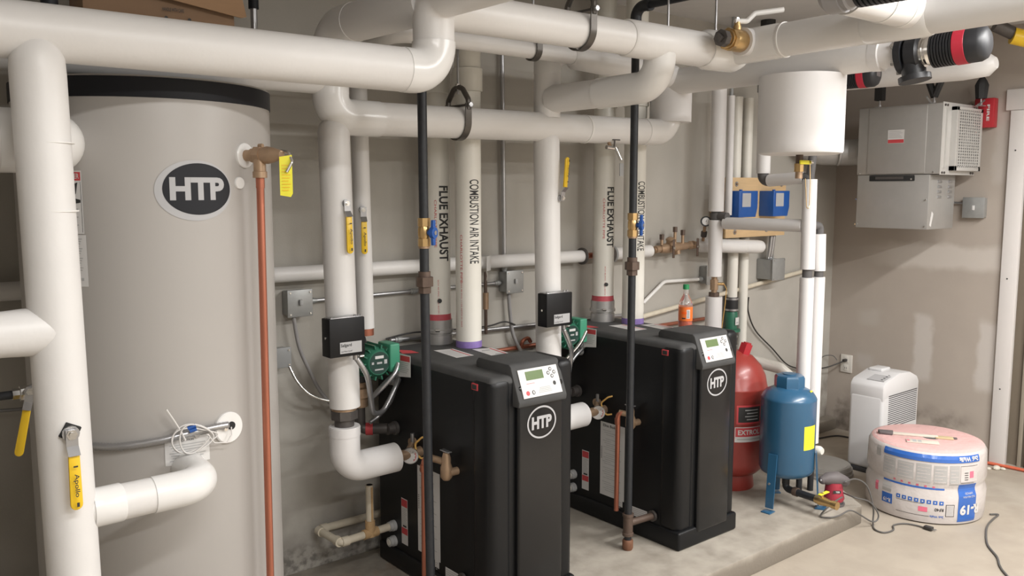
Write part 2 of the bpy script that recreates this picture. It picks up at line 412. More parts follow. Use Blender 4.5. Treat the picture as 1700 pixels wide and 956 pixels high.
def lever(parent, p, nrm, down, ln=.12, tilt=.35, words=True, wdt=.021, bolt=.010):
    """ball-valve lever: a bolted stem and a yellow grip; nrm points out of the pipe, down along the grip"""
    p, n, d = Vector(p), Vector(nrm).normalized(), Vector(down).normalized(); sd = n.cross(d)
    st = B(); st.cyl(p - n * .03, p + n * .006, bolt * 1.5, 'steel', n=14); st.cyl(p + n * .006, p + n * .017, bolt, 'chrome', n=6); st.cyl(p + n * .017, p + n * .022, bolt * .55, 'chrome', n=10)
    s = st.build('valve_stem', parent)
    h = B(); e1 = p + d * .028 + n * .012; e2 = e1 + d * .02 + n * .018
    def strip(a, b, w, t, m):
        q = []
        for c in (a, b):
            for i, j in ((-1, -1), (1, -1), (1, 1), (-1, 1)): q.append(c + sd * (w / 2 * i) + n * (t / 2 * j))
        h.add(q, [(0, 3, 2, 1), (4, 5, 6, 7), (0, 1, 5, 4), (1, 2, 6, 5), (2, 3, 7, 6), (3, 0, 4, 7)], m)
    strip(p - d * .012 + n * .012, e1, wdt * .95, .004, 'steel'); strip(e1, e2, wdt * .95, .004, 'steel')
    hd = h.build('lever_arm', parent)
    g = B()
    L = ln - .03; pts = []
    for k in range(9):
        a = PI * k / 8; pts.append((L - wdt / 2 + math.sin(a) * wdt / 2, math.cos(a) * wdt / 2))
    poly = [(0, -wdt * .45), (0, wdt * .45)] + pts
    g.prism([(b_, -a_) for a_, b_ in poly][::-1], (e2 - n * .0045, -sd if True else sd, -d), .009, 'yellow', bev=.0025)
    gr = g.build('valve_handle', parent); part(gr, 'yellow vinyl grip')
    if words:
        mp = plane_map(e2 + n * .0048 + d * (L * .5), sd * -1 if (sd * -1).cross(-d).dot(n) > 0 else sd, -d)
        t = B(); t.text('Apollo', L * .42, wdt * .48, 'print', mp, at=(0, -.004), rot=-PI / 2); t.rect(-.002, -L * .42, .004, -L * .34, 'print', mp); t.rect(-.005, L * .30, .005, L * .33, 'print', mp)
        t.build('print', parent)

# --- left: the big vertical pipe, its top header and branches
t = thing('insulated_pipe', (.46, 2.29, .10), 'tall white insulated pipe in the left foreground with one yellow lever', 'pipe')
B().tube([(.469, 2.29, .10), (.449, 2.29, 2.02), (.449, 2.29, 2.055), (.449, 2.292, 2.085), (.449, 2.296, 2.105), (.449, 2.3, 2.113)], [.0605, .0605, .0585, .047, .03, .008], 'jacket', n=40).build('pipe_run', t)
band((.4585, 2.29, 1.70), (0, 0, 1), .0612, t, .004); band((.457, 2.29, 1.86), (0, 0, 1), .0612, t, .003)
o = B().box(  .440, 2.226, 1.154, .478, 2.236, 1.192, 'hole', .002, xf=Matrix.Translation((.459, 2.23, 1.172)) @ Matrix.Rotation(.5, 4, 'Y') @ Matrix.Translation((-.459, -2.23, -1.172))).build('valve_opening', t)
lever(t, (.459, 2.225, 1.17), (0.0, -1, 0), (0, 0, -1), ln=.165, wdt=.028, bolt=.013)
t = thing('insulated_pipe', (-.1, 2.31, 2.05), 'thick white insulated pipe across the top left, above the grey tank', 'pipe')
run((-.9, 2.31, 2.118), (1.462, 2.31, 2.118), .067, 'jacket', t, n=40)
bend([(1.46, 2.31, 2.118), (1.578, 2.31, 2.118), (1.578, 2.31, 2.212)], .069, .085, t)
B().tube([(1.578, 2.31, 2.205), (1.578, 2.31, 2.345), (1.580, 2.10, 2.345), (1.585, .55, 2.352)], .0655, 'jacket', n=40, fillet=[.07, .3], fn=12).build('upper_run', t)
band((1.46, 2.31, 2.118), (1, 0, 0), .0675, t, .003)
t = thing('insulated_pipe', (.2, 2.29, 1.36), 'short white pipe branching left from the tall foreground pipe', 'pipe')
B().prof((-.8, 2.29, 1.414), (.46, 2.29, 1.414), [(0, .053), (.86, .053), (.91, .0545), (.94, .057), (1, .0595)], 'jacket', n=36).build('pipe_run', t)
t = thing('insulated_pipe', (.65, 2.29, .9), 'white stub pipe with glossy rounded end, low against the grey tank', 'pipe')
run((.50, 2.295, .951), (.745, 2.300, .9505), .0465, 'jacket', t)
bend([(.66, 2.298, .9505), (.800, 2.30, .950), (.812, 2.47, .950)], .0485, .075, t)
B().prof((.51, 2.295, .951), (.585, 2.297, .951), [(0, .0495), (.95, .0495), (1, .047)], 'elbow', n=32).build('seam_band', t)
t = thing('insulated_pipe', (.1, 2.46, 1.8), 'fat white pipe elbow behind the tall pipe, entering the upper grey tank', 'pipe')
run((-.8, 2.46, 1.872), (.40, 2.46, 1.872), .078, 'jacket', t)
bend([(.38, 2.46, 1.872), (.505, 2.46, 1.872), (.535, 2.655, 1.872)], .08, .075, t)
# --- second pipe behind the top left one
YH = 2.93                                       # plane of the boiler risers and the lower header
t = thing('insulated_pipe', (.3, YH, 2.1), 'white insulated pipe above the tank top, mostly hidden by a thicker one', 'pipe')
run((-.9, YH, 2.159), (1.50, YH, 2.159), .0605, 'jacket', t)
# --- riser and overhead main running towards the viewer
t = thing('insulated_pipe', (1.545, YH, 2.1), 'large white overhead pipe with rounded elbow, rising behind the top left pipe', 'pipe')
bend([(1.540, YH, 2.10), (1.540, YH, 2.334), (1.545, 2.74, 2.334)], .068, .11, t)
run((1.545, 2.76, 2.334), (1.572, 2.33, 2.338), .067, 'jacket', t)
# --- lower boiler header
t = thing('insulated_pipe', (2.4, YH, 1.95), 'lower white header crossing both boilers, hung from a steel strap', 'pipe')
bend([(1.540, YH, 2.16), (1.540, YH, 2.020), (1.74, YH, 2.020)], .0675, .075, t)
run((1.69, YH, 2.020), (3.30, YH, 2.036), .064, 'jacket', t, n=40)
bend([(3.24, YH, 2.036), (3.43, YH, 2.036), (3.435, YH, 2.16)], .066, .10, t)
band((1.70, YH, 2.020), (1, 0, 0), .0665, t, .005); band((2.84, YH, 2.031), (1, 0, 0), .0665, t, .012)
B().cyl((3.45, YH, 2.090), (3.45, YH, 2.33), .105, 'foam', n=36).build('riser_sleeve', t)
b = B(); b.cyl((2.985, 2.915, 1.985), (2.985, 2.90, 1.955), .009, 'bronze', n=10); b.cyl((2.955, 2.895, 1.95), (3.02, 2.89, 1.945), .010, 'chrome', n=10); b.cyl((3.005, 2.885, 1.95), (3.03, 2.87, 1.89), .008, 'chrome', n=10); b.cyl((3.0, 2.888, 1.945), (3.0, 2.885, 1.985), .004, 'greyfit', n=8); b.box(2.985, 2.882, 1.983, 3.035, 2.888, 1.988, 'greyfit', .001); part(b.build('drain_cock', t), 'small chrome drain cock')
part(B().box(3.018, 2.866, 1.815, 3.045, 2.870, 1.875, 'greyplate', .001).build('tag', t), 'small grey tag')
# --- front top header
t = thing('insulated_pipe', (2.4, 2.33, 2.26), 'white overhead header in front, with pipe strap and wide tee covers', 'pipe')
run((1.58, 2.33, 2.322), (3.07, 2.33, 2.328), .063, 'jacket', t, n=40)
B().prof((2.47, 2.33, 2.326), (2.93, 2.33, 2.328), [(0, .0655), (.02, .0705), (.98, .0705), (1, .064)], 'jacket', n=40).build('tee_cover', t)
B().prof((2.94, 2.33, 2.33), (3.17, 2.33, 2.335), [(0, .070), (.1, .082), (.85, .082), (1, .07)], 'elbow', n=40).build('elbow_cover', t)
# --- bent connection into the header
t = thing('insulated_pipe', (2.64, 2.6, 2.1), 'short glossy white pipe with a bend, rising into the front header', 'pipe')
run((2.610, 2.90, 2.150), (2.65, 2.60, 2.156), .0605, 'jacket', t)
bend([(2.645, 2.64, 2.155), (2.678, 2.345, 2.163), (2.678, 2.335, 2.29)], .064, .10, t)
# --- the header turns towards the viewer
t = thing('insulated_pipe', (3.1, 1.6, 2.29), 'bright white overhead pipe at the top right, beyond the brass valve', 'pipe')
run((3.10, 2.33, 2.345), (3.10, .45, 2.372), .066, 'jacket', t, n=40)
B().prof((3.10, 2.27, 2.345), (3.10, 2.06, 2.348), [(0, .070), (.9, .070), (1, .067)], 'elbow', n=40).build('tee_cover', t)
B().cyl((3.10, 2.195, 2.352), (3.015, 2.195, 2.352), .056, 'foam', n=36).build('branch_collar', t)
band((3.10, 2.045, 2.3485), (0, 1, 0), .0705, t, .006)
B().prof((3.10, 1.70, 2.355), (3.10, 1.46, 2.357), [(0, .067), (.06, .0725), (.94, .0725), (1, .067)], 'elbow', n=36).build('tee_cover', t)
B().cyl((3.10, 1.52, 2.377), (2.655, 1.53, 2.377), .0645, 'jacket', n=32).build('branch', t)
band((2.86, 1.525, 2.377), (1, 0, 0), .067, t, .012)
band((2.99, 1.523, 2.377), (1, 0, 0), .067, t, .012)
# --- return main behind it
t = thing('insulated_pipe', (3.45, 2.3, 2.24), 'white overhead pipe behind, ending at the black and red pump', 'pipe')
B().cyl((3.415, 2.95, 2.285), (3.48, 1.86, 2.303), .064, 'jacket', n=36).build('pipe_run', t)
B().prof((3.48, 1.875, 2.303), (3.485, 1.775, 2.303), [(0, .066), (.4, .068), (.42, .058), (.9, .056), (1, .052)], 'foam', n=32).build('end_cover', t)
o = B().cyl((3.46, 2.155, 2.25), (3.46, 2.155, 2.15), .006, 'steel', n=10).build('rod_stub', t)
t = thing('insulated_pipe', (2.610, YH, 2.08), 'white riser stub behind the front pipe bend, above the lower header', 'pipe')
B().tube([(2.610, YH, 2.07), (2.610, YH, 2.31)], .0595, 'jacket', n=32).build('pipe_run', t)
B().tube([(2.610, YH, 2.26), (2.610, YH, 2.335), (2.66, YH - .03, 2.36)], .061, 'elbow', n=32, fillet=.05).build('elbow_cover', t)
t = thing('insulated_pipe', (1.81, 3.2, 1.16), 'thin white pipe beside the left boiler riser, lever hanging down', 'pipe')
B().tube([(1.822, 3.2, 1.165), (1.806, 3.2, 2.340), (1.78, 2.83, 2.340), (2.72, 2.83, 2.335)], .0365, 'jacket', n=28, fillet=[.06, .08]).build('pipe_run', t)
B().prof((2.66, 2.83, 2.335), (3.40, 2.88, 2.31), [(0, .039), (.03, .056), (1, .056)], 'jacket', n=28).build('wide_run', t)
B().cyl((1.822, 3.2, 1.135), (1.822, 3.2, 1.168), .034, 'copper', n=20).build('copper_stub', t)
lever(t, (1.795, 3.158, 1.668), (-.35, -1, 0), (0, 0, -1), ln=.165, wdt=.026)
# --- boiler risers
def riser(x, y, up, label, x0):
    t = thing('insulated_pipe', (x, y, .55), label, 'pipe')
    B().tube([(x + .018, y, .918), (x - .003, y, 1.965), (x - .004, y, 1.99), (x - .004, y, 2.01), (x - .004, y, 2.022)], [.059, .059, .052, .035, .01], 'jacket', n=36).build('pipe_run', t)
    u = B(); u.cyl((x + .014, y, .80), (x + .014, y, .925), .038, 'greyfit', n=20); u.cyl((x + .014, y, .872), (x + .014, y, .906), .054, 'greyfit', n=8); u.cyl((x + .014, y, .904), (x + .014, y, .914), .049, 'bronze', n=20)
    u.build('union_fitting', t)
    B().tube([(x + .014, y, .842), (x + .014, y, .669), (x + .242, y, .671)], .059, 'foam', n=36, fillet=.075, fn=12).build('elbow_insulation', t)
    B().cyl((x + .014, y, .8385), (x + .014, y, .805), .061, 'foam', n=36).build('seam_band', t)
    B().cyl((x + .235, y, .671), (x0, y, .671), .022, 'bronze', n=18).build('nipple', t)
    if up: lever(t, (x + .030, y - .060, 1.713), (.15, -1, 0), (.10, 0, 1), ln=.165, wdt=.026)
    else: lever(t, (x + .008, y - .058, 1.700), (0, -1, 0), (0.02, 0, -1), ln=.168, wdt=.026)
    return t
riser(1.552, YH, False, 'white riser left of the front boiler, elbow at its foot, lever hanging down', 1.915)
riser(2.610, YH, True, 'white riser between the boilers with yellow lever pointing up', 3.0)

# --- pipe hangers
def clevis(x, y, z, r, top, label):
    t = thing('pipe_hanger', (x, y, z), label, 'pipe hanger', 'strap hangers on the overhead pipes')
    b = B(); w, th = .030, .005
    arc = []
    for k in range(25):
        a = math.radians(200 + 140 * k / 24) if False else math.radians(180 + 180 * k / 24)
        arc.append((math.cos(a) * (r + .004), math.sin(a) * (r + .004)))
    path = [(-(r + .004), .075)] + arc + [((r + .004), .075)]
    inner = path; vs = []; fs = []
    for (a, c) in inner:
        L = math.hypot(a, c) or 1
        nx_, nz_ = (a / L, c / L) if c < 0 else ((-1 if a < 0 else 1), 0)
        for dx in (-w / 2, w / 2):
            vs.append((x + dx, y + a, z + c)); vs.append((x + dx, y + a + nx_ * th, z + c + nz_ * th))
    n = len(inner)
    for i in range(n - 1):
        q, p = i * 4, i * 4 + 4
        fs += [(q, p, p + 2, q + 2), (q + 1, q + 3, p + 3, p + 1), (q, q + 1, p + 1, p), (q + 2, p + 2, p + 3, q + 3)]
    fs += [(0, 2, 3, 1), (n * 4 - 4, n * 4 - 3, n * 4 - 1, n * 4 - 2)]
    b.add(vs, fs, 'hanger'); b.build('strap', t)
    yk = B(); rr = r + .006; h0, h1 = .060, .060 + top
    yk.tube([(x, y - rr, z + h0 - .01), (x, y - rr, z + h0 + top * .35), (x, y - rr * .45, z + h1 - .01), (x, y, z + h1), (x, y + rr * .45, z + h1 - .01), (x, y + rr, z + h0 + top * .35), (x, y + rr, z + h0 - .01)], .011, 'hanger', n=8, fillet=.02)
    yk.build('yoke', t)
    bt = B(); bt.cyl((x, y - rr - .014, z + h0 + .008), (x, y + rr + .014, z + h0 + .008), .005, 'hanger', n=10)
    bt.cyl((x, y - rr - .020, z + h0 + .008), (x, y - rr - .012, z + h0 + .008), .010, 'steel', n=6); bt.build('cross_bolt', t)
    rd = B(); rd.cyl((x, y, z + h1 - .03), (x, y, ZC), .0055, 'steel', n=10); rd.cyl((x, y, z + h1 - .006), (x, y, z + h1 + .012), .011, 'chrome', n=6); rd.build('threaded_rod', t)
clevis(2.12, YH, 2.025, .064, .085, 'steel strap hanger around the lower white header, left of centre')
clevis(2.235, 2.33, 2.324, .063, .10, 'steel strap hanger around the front overhead header')
clevis(2.44, 2.83, 2.337, .0365, .05, 'small steel strap on the thin pipe behind the front header')
def rod(x, y, z, label, r=.005):
    b = B(); b.cyl((x, y, z), (x, y, ZC), r, 'steel', n=10); b.cyl((x, y, z + .0), (x, y, z + .016), r * 2.2, 'chrome', n=6)
    tag(b.build('threaded_rod'), label, 'rod')
rod(2.80, 2.40, 2.385, 'thin threaded rod just right of the black overhead gas pipe')
rod(3.06, 2.36, 2.40, 'threaded rod behind the brass valve at the top')

# --- capped brass ball valve on the end of the header
t = thing('ball_valve', (2.95, 2.195, 2.30), 'brass ball valve with black plug and pale lever, on the top header', 'valve')
b = B(); b.prof((3.02, 2.195, 2.352), (2.905, 2.195, 2.352), [(0, .040), (.08, .044), (.35, .045), (.55, .042), (.62, .040), (.63, .038), (.66, .0385), (.92, .0385), (.93, .030), (1, .030)], 'brass', n=28)
b.cyl((2.945, 2.195, 2.352), (2.925, 2.195, 2.352), .0455, 'brass', n=8); b.build('valve_body', t)
B().prof((2.985, 2.195, 2.39), (2.985, 2.195, 2.425), [(0, .018), (.6, .016), (.62, .013), (1, .012)], 'brass', n=16).build('stem_housing', t)
b = B(); b.cyl((2.906, 2.195, 2.352), (2.878, 2.195, 2.352), .034, 'greyfit', n=8); b.cyl((2.878, 2.195, 2.352), (2.862, 2.195, 2.352), .018, 'greyfit', n=4); part(b.build('plug', t), 'dark square-headed plug')
b = B(); b.tube([(2.975, 2.20, 2.428), (3.02, 2.175, 2.43), (3.05, 2.16, 2.462), (3.16, 2.10, 2.482)], .011, 'tape', n=10, fillet=.015); b.cyl((2.985, 2.195, 2.42), (2.985, 2.195, 2.443), .008, 'chrome', n=6); b.build('valve_handle', t)

# --- cylinder air separator
t = thing('air_separator', (3.445, 2.18, 1.88), 'white insulated cylinder hanging below the overhead pipe at right', 'tank')
B().prof((3.445, 2.18, 1.905), (3.445, 2.18, 2.245), [(0, .158), (.015, .178), (.04, .183), (.12, .1835), (.9, .1835), (1, .1835)], 'foam', n=56).build('insulated_shell', t)
b = B(); b.cyl((3.445, 2.18, 1.862), (3.445, 2.18, 1.91), .016, 'fitting', n=14); b.cyl((3.445, 2.18, 1.83), (3.445, 2.18, 1.866), .021, 'brass', n=8); b.cyl((3.445, 2.18, 1.80), (3.445, 2.18, 1.832), .016, 'bronze', n=12); b.build('drain_valve', t)
b = B(); b.box(3.415, 2.153, 1.862, 3.485, 2.161, 1.88, 'tag', .002); b.cyl((3.49, 2.157, 1.871), (3.508, 2.157, 1.871), .010, 'chrome', n=10); b.build('valve_handle', t)
b = B(); b.tube([(3.49, 2.155, 1.87), (3.49, 2.15, 1.78), (3.485, 2.147, 1.68), (3.475, 2.145, 1.655), (3.463, 2.147, 1.675), (3.458, 2.155, 1.80)], .0018, 'brass', n=6, fillet=.01); b.build('chain', t)

# --- big pump on the overhead pipe (black with a red band)
def big_pump(c, ax, sc, label, mats=('pumpblack', 'pumpred')):
    c, a = Vector(c), Vector(ax).normalized(); side = a.cross(Vector((0, 0, 1))).normalized(); up_ = side.cross(a)
    t = thing('circulation_pump', tuple(c), label, 'pump')
    S = sc
    b = B(); b.prof(c - a * .035 * S, c - a * .012 * S, [(0, .074), (1, .074)], mats[0], n=32)
    for k in range(6):
        q = c + (side * math.cos(k * PI / 3 + .5) + up_ * math.sin(k * PI / 3 + .5)) * .060 * S
        b.cyl(q - a * .046 * S, q - a * .034 * S, .0095 * S, 'chrome', n=6)
    part(b.build('flange', t), 'black flange with bright bolts')
    b = B(); b.prof(c - a * .014 * S, c + a * .05 * S, [(0, .05), (.2, .066), (.8, .066), (1, .05)], mats[0], n=28)
    b.prof(c + a * .01 * S - up_ * .03 * S, c + a * .02 * S - up_ * .10 * S, [(0, .05), (.7, .045), (.72, .062), (1, .062)], mats[0], n=24)
    b.build('volute', t)
    b = B(); b.prof(c + a * .045 * S, c + a * .085 * S, [(0, .056), (.3, .060), (.35, .052), (.6, .052), (.62, .057), (1, .050)], 'chrome', n=32); b.build('clamp_ring', t)
    # motor housing: ribbed, then the red band, then the rounded head
    b = B()
    for k in range(8):
        x0 = .085 + k * .010; b.prof(c + a * x0 * S, c + a * (x0 + .010) * S, [(0, .062), (.12, .069), (.75, .069), (.8, .062), (1, .062)], mats[0], n=32)
    b.build('ribbed_motor', t)
    part(B().prof(c + a * .164 * S, c + a * .205 * S, [(0, .069), (.05, .0715), (.95, .0715), (1, .069)], mats[1], n=32).build('colour_band', t), 'red band')
    b = B(); b.prof(c + a * .204 * S, c + a * .268 * S, [(0, .0705), (.6, .070), (.85, .062), (1, .045)], mats[0], n=32)
    b.box(-.03, -.002, -.02, .03, .004, .02, 'sandergrey', .003, xf=Matrix.Translation(c + a * .264 * S) @ Matrix(((side.x, a.x, up_.x, 0), (side.y, a.y, up_.y, 0), (side.z, a.z, up_.z, 0), (0, 0, 0, 1))))
    b.build('control_head', t)
    return t
big_pump((3.49, 1.728, 2.292), (.07, -1, .05), 1.1, 'black pump with red band at the end of the overhead pipe')
tp = big_pump((4.42, 2.62, 2.36), (.15, -1, .02), .95, 'second black pump with red band, half hidden behind the white cylinder')
B().cyl((4.42, 2.64, 2.36), (4.40, 2.95, 2.36), .045, 'jacket', n=24).build('pipe_stub', tp)
B().cyl((4.425, 2.60, 2.40), (4.425, 2.60, ZC), .006, 'steel', n=8).build('threaded_rod', tp)
t = thing('circulation_pump', (2.60, 1.5, 2.31), 'ribbed dark pump at the very top, above the bright white pipe', 'pump')
P3 = Vector((2.60, 1.575, 2.378)); A3 = Vector((.02, -1, -.01)).normalized()
b = B(); b.prof(P3, P3 + A3 * .07, [(0, .05), (.3, .068), (1, .068)], 'purplegrey', n=28); b.cyl(P3 + A3 * .03, P3 + A3 * .03 + Vector((0, 0, .24)), .04, 'purplegrey', n=20); b.build('volute', t)
B().prof(P3 + A3 * .07, P3 + A3 * .115, [(0, .060), (.4, .064), (.5, .055), (1, .054)], 'purplegrey', n=28).build('clamp_ring', t)
b = B()
for k in range(11): b.prof(P3 + A3 * (.115 + k * .016), P3 + A3 * (.131 + k * .016), [(0, .052), (.15, .06), (.75, .06), (.8, .052), (1, .052)], 'pumpblack', n=28)
b.build('ribbed_motor', t)
# far overhead pipe along the right wall
t = thing('insulated_pipe', (4.85, 2.5, 2.35), 'white overhead pipe at the far right, above the hanging heater', 'pipe')
B().tube([(4.95, 3.25, 2.425), (4.95, 2.15, 2.415), (4.95, 2.02, 2.415), (4.95, 1.98, 2.42)], [.072, .072, .062, .03], 'jacket', n=32).build('pipe_run', t)
B().cyl((4.95, 2.15, 2.44), (4.95, 2.15, ZC), .006, 'steel', n=10).build('threaded_rod', t)
B().cyl((4.95, 3.0, 2.44), (4.95, 3.0, ZC), .006, 'steel', n=10).build('threaded_rod', t)
# gas line with yellow coupling at the far top right
t = thing('gas_pipe', (5.4, 1.6, 2.45), 'dark pipe with yellow fitting in the top right corner', 'pipe')
B().tube([(5.2, 2.1, 2.66), (5.35, 1.95, 2.56), (5.5, 1.3, 2.42)], .035, 'greyfit', n=20, fillet=.1).build('pipe_run', t)
B().prof((5.26, 2.03, 2.60), (5.37, 1.90, 2.553), [(0, .045), (.8, .045), (1, .036)], 'yellow', n=20).build('coupling', t)
# black fittings above the far-left pipe and the tank
t = thing('vent_pipe', (.505, 2.37, 2.18), 'black cap on a pipe above the top left pipe', 'pipe')
b = B(); b.cyl((.505, 2.40, 2.15), (.505, 2.40, ZC), .016, 'blackband', n=16); b.build('pipe_run', t)
B().prof((.505, 2.40, 2.20), (.505, 2.40, 2.30), [(0, .02), (.3, .021), (.32, .027), (1, .027)], 'blackband', n=16).build('coupling', t)
t = thing('vent_pipe', (1.335, 3.12, 2.1), 'grey vertical pipe with dark coupling, right of the cardboard box', 'pipe')
B().cyl((1.335, 3.12, 2.12), (1.335, 3.12, ZC), .0125, 'steel', n=16).build('pipe_run', t)
B().cyl((1.335, 3.12, 2.41), (1.335, 3.12, 2.50), .0185, 'blackband', n=16).build('coupling', t)
t = thing('wall_rail', (-.3, 3.3, 2.2), 'dark rail on the wall at the far left edge', 'pipe')
B().cyl((-.9, 3.31, 2.315), (.62, 3.31, 2.315), .018, 'fitting', n=16).build('pipe_run', t)
# ---------------------------------------------------------------- storage tank at left
TX, TY, TR = .85, 2.83, .37
tank = thing('storage_tank', (TX, TY, .10), 'tall grey cylindrical water tank with black top band, at left', 'tank')
B().prof((TX, TY, .10), (TX, TY, 2.06), [(0, TR - .004), (.005, TR), (.972, TR), (1, TR - .002)], 'tank', n=96).build('shell', tank)
b = B(); b.prof((TX, TY, 2.0), (TX, TY, 2.056), [(0, TR), (.01, TR + .003), (.96, TR + .003), (1, TR - .003)], 'blackband', n=96); part(b.build('top_band', tank), 'black plastic band')
B().prof((TX, TY, 2.052), (TX, TY, 2.066), [(0, TR - .006), (.4, TR - .03), (.8, .2), (1, .01)], 'blackband', n=64).build('lid', tank)
mp = cyl_map(TX, TY, TR + .001, -86.5, 1.752)
lg = B(); lg.flat(ell(.112, .085, 56, -.008, -.004), 'silver', mp, .012, .0004); lg.flat(ell(.099, .0725, 56), 'blackband', mp, .012, .001)
lg.text('HTP', .158, .064, 'silver', mp, at=(-.001, .001), cuts=.012, lift=.0018, bold=.045)
part(lg.build('logo_badge', tank), 'black oval badge with pale letters')
def disc_on_tank(ang, z, r, thick, name, lab=None):
    a = math.radians(ang); n = Vector((math.cos(a), math.sin(a), 0)); p = Vector((TX, TY, z)) + n * (TR - .002)
    b = B(); b.prof(p, p + n * (thick + .004), [(0, r), (.7, r), (1, r * .93)], 'elbow', n=32); o = b.build(name, tank)
    return p, n
disc_on_tank(-61.4, 1.851, .037, .006, 'port_cover'); disc_on_tank(-65.5, 1.77, .018, .004, 'port_cover'); pC, nC = disc_on_tank(-77, 1.048, .047, .008, 'port_cover')
b = B(); p = pC + nC * .008; b.cyl(p + Vector((.006, 0, .006)), p + nC * .006 + Vector((.006, 0, .006)), .012, 'hole', n=16); b.cyl(p + Vector((-.02, -.0, .002)), p + nC * .02 + Vector((-.02, 0, .002)), .006, 'chrome', n=10); b.build('sensor_well', tank)
mp = cyl_map(TX, TY, TR + .001, -137.3, 1.63)
b = B(); b.rect(-.05, 0, .022, .172, 'sticker', mp, .012, .0003); b.rect(-.048, .145, .019, .168, 'redprint', mp, .012, .0008)
b.text('DANGER', .05, .014, 'sticker', mp, at=(-.010, .157), cuts=.012, lift=.0012)
b.flat([(-.02, .08), (.004, .11), (.01, .14), (-.004, .135), (-.016, .11), (-.04, .09)], 'print', mp, .012, .0008); b.flat([(-.02, .08), (.016, .085), (.016, .093), (-.015, .10)], 'print', mp, .012, .0008)
for k in range(9): b.rect(-.03, .066 - k * .0072, .008 - (k % 3) * .006, .069 - k * .0072, 'greyprint', mp, .012, .0008)
b.rect(.0175, .004, .0185, .142, 'print', mp, None, .0008)
part(b.build('danger_label', tank), 'white warning label headed in red')
mp = cyl_map(TX, TY, TR + .001, -137, 1.485)
b = B(); b.rect(-.05, 0, .024, .142, 'sticker', mp, .012, .0003)
for k in range(14): b.rect(-.03, .13 - k * .0066, .012 - (k % 4) * .003, .1325 - k * .0066, 'greyprint', mp, .012, .0008)
b.rect(.004, .016, .012, .024, 'greyprint', mp, None, .0008); b.build('rating_label', tank)
mp = cyl_map(TX, TY, TR + .001, -96, 1.0)
b = B(); b.rect(-.062, -.035, .062, .043, 'sticker', mp, .012, .0003); b.text('CAUTION', .034, .006, 'print', mp, at=(0, .035), cuts=.012, lift=.0008)
for k in range(8): b.rect(-.05 + (k % 3) * .004, .021 - k * .0075, .05 - (k % 4) * .006, .0235 - k * .0075, 'greyprint', mp, .012, .0008)
part(b.build('caution_label', tank), 'small white caution label')
for a_, z_ in ((-123, 1.028), (-92, 1.045)):
    a = math.radians(a_); n = Vector((math.cos(a), math.sin(a), 0)); p = Vector((TX, TY, z_)) + n * TR
    B().cyl(p - n * .003, p + n * .009, .008, 'steel', n=6).build('hex_nut', tank)

def flex(path, r, label, cat='conduit', name='flexible_conduit', m='steel', fil=.04, ribs=True, group=None):
    """corrugated armoured cable"""
    P = [Vector(p) for p in path]
    # Catmull-Rom
    pts = []
    for i in range(len(P) - 1):
        p0, p1, p2, p3 = P[max(i - 1, 0)], P[i], P[i + 1], P[min(i + 2, len(P) - 1)]
        k = max(6, int((p2 - p1).length / (.0045 if ribs else .012)))
        for j in range(k):
            u = j / k
            pts.append(.5 * ((2 * p1) + (p2 - p0) * u + (2 * p0 - 5 * p1 + 4 * p2 - p3) * u * u + (3 * p1 - p0 - 3 * p2 + p3) * u ** 3))
    pts.append(P[-1])
    rr = [r * (1.0 if not ribs else (1.06 if i % 2 else .88)) for i in range(len(pts))]
    b = B().tube(pts, rr, m, n=10 if r < .004 else 12)
    return tag(b.build(name, sharp=60), label, cat, group)
def onT(ang, z, l):
    a = math.radians(ang); return (TX + (TR + l) * math.cos(a), TY + (TR + l) * math.sin(a), z)
flex([onT(-152, 1.043, .012), onT(-136, 1.038, .013), onT(-124, 1.036, .013), onT(-108, 1.045, .013), onT(-96, 1.056, .014), onT(-85, 1.062, .016), onT(-78.5, 1.060, .016)], .0105, 'flexible steel conduit running across the front of the grey tank')
t = thing('sensor_wire', onT(-92, 1.0, .03), 'coiled white sensor wire tied to the conduit on the grey tank', 'wire')
b = B(); lp = []
for k in range(121):
    a = 2 * PI * k / 40 + .6; tt = k / 120; m0 = onT(-94 + (.0 + (7.5 + 2.0 * math.sin(tt * 5)) * math.cos(a)), 1.043 + (.036 + .006 * math.cos(tt * 9)) * math.sin(a) - .008 * math.sin(2 * a), .028 + .012 * tt); lp.append(m0)
lp += [onT(-86, 1.02, .03), onT(-80.5, 1.012, .03), onT(-77.5, 1.03, .025), onT(-77, 1.052, .018)]
b.tube(lp, .0022, 'whitewire', n=8); b.build('wire', t)
b = B(); b.tube([onT(-104.5, 1.14, .04), onT(-101.5, 1.10, .036), onT(-99, 1.065, .028), onT(-97.6, 1.04, .026)], .003, 'whitewire', n=6); b.build('zip_tie', t)
b = B(); b.cyl(onT(-96.6, 1.075, .03), onT(-93.6, 1.082, .034), .006, 'navy', n=10); b.cyl(onT(-96, 1.067, .034), onT(-93.4, 1.072, .038), .005, 'navy', n=10); part(b.build('wire_connectors', t), 'blue crimp connectors')
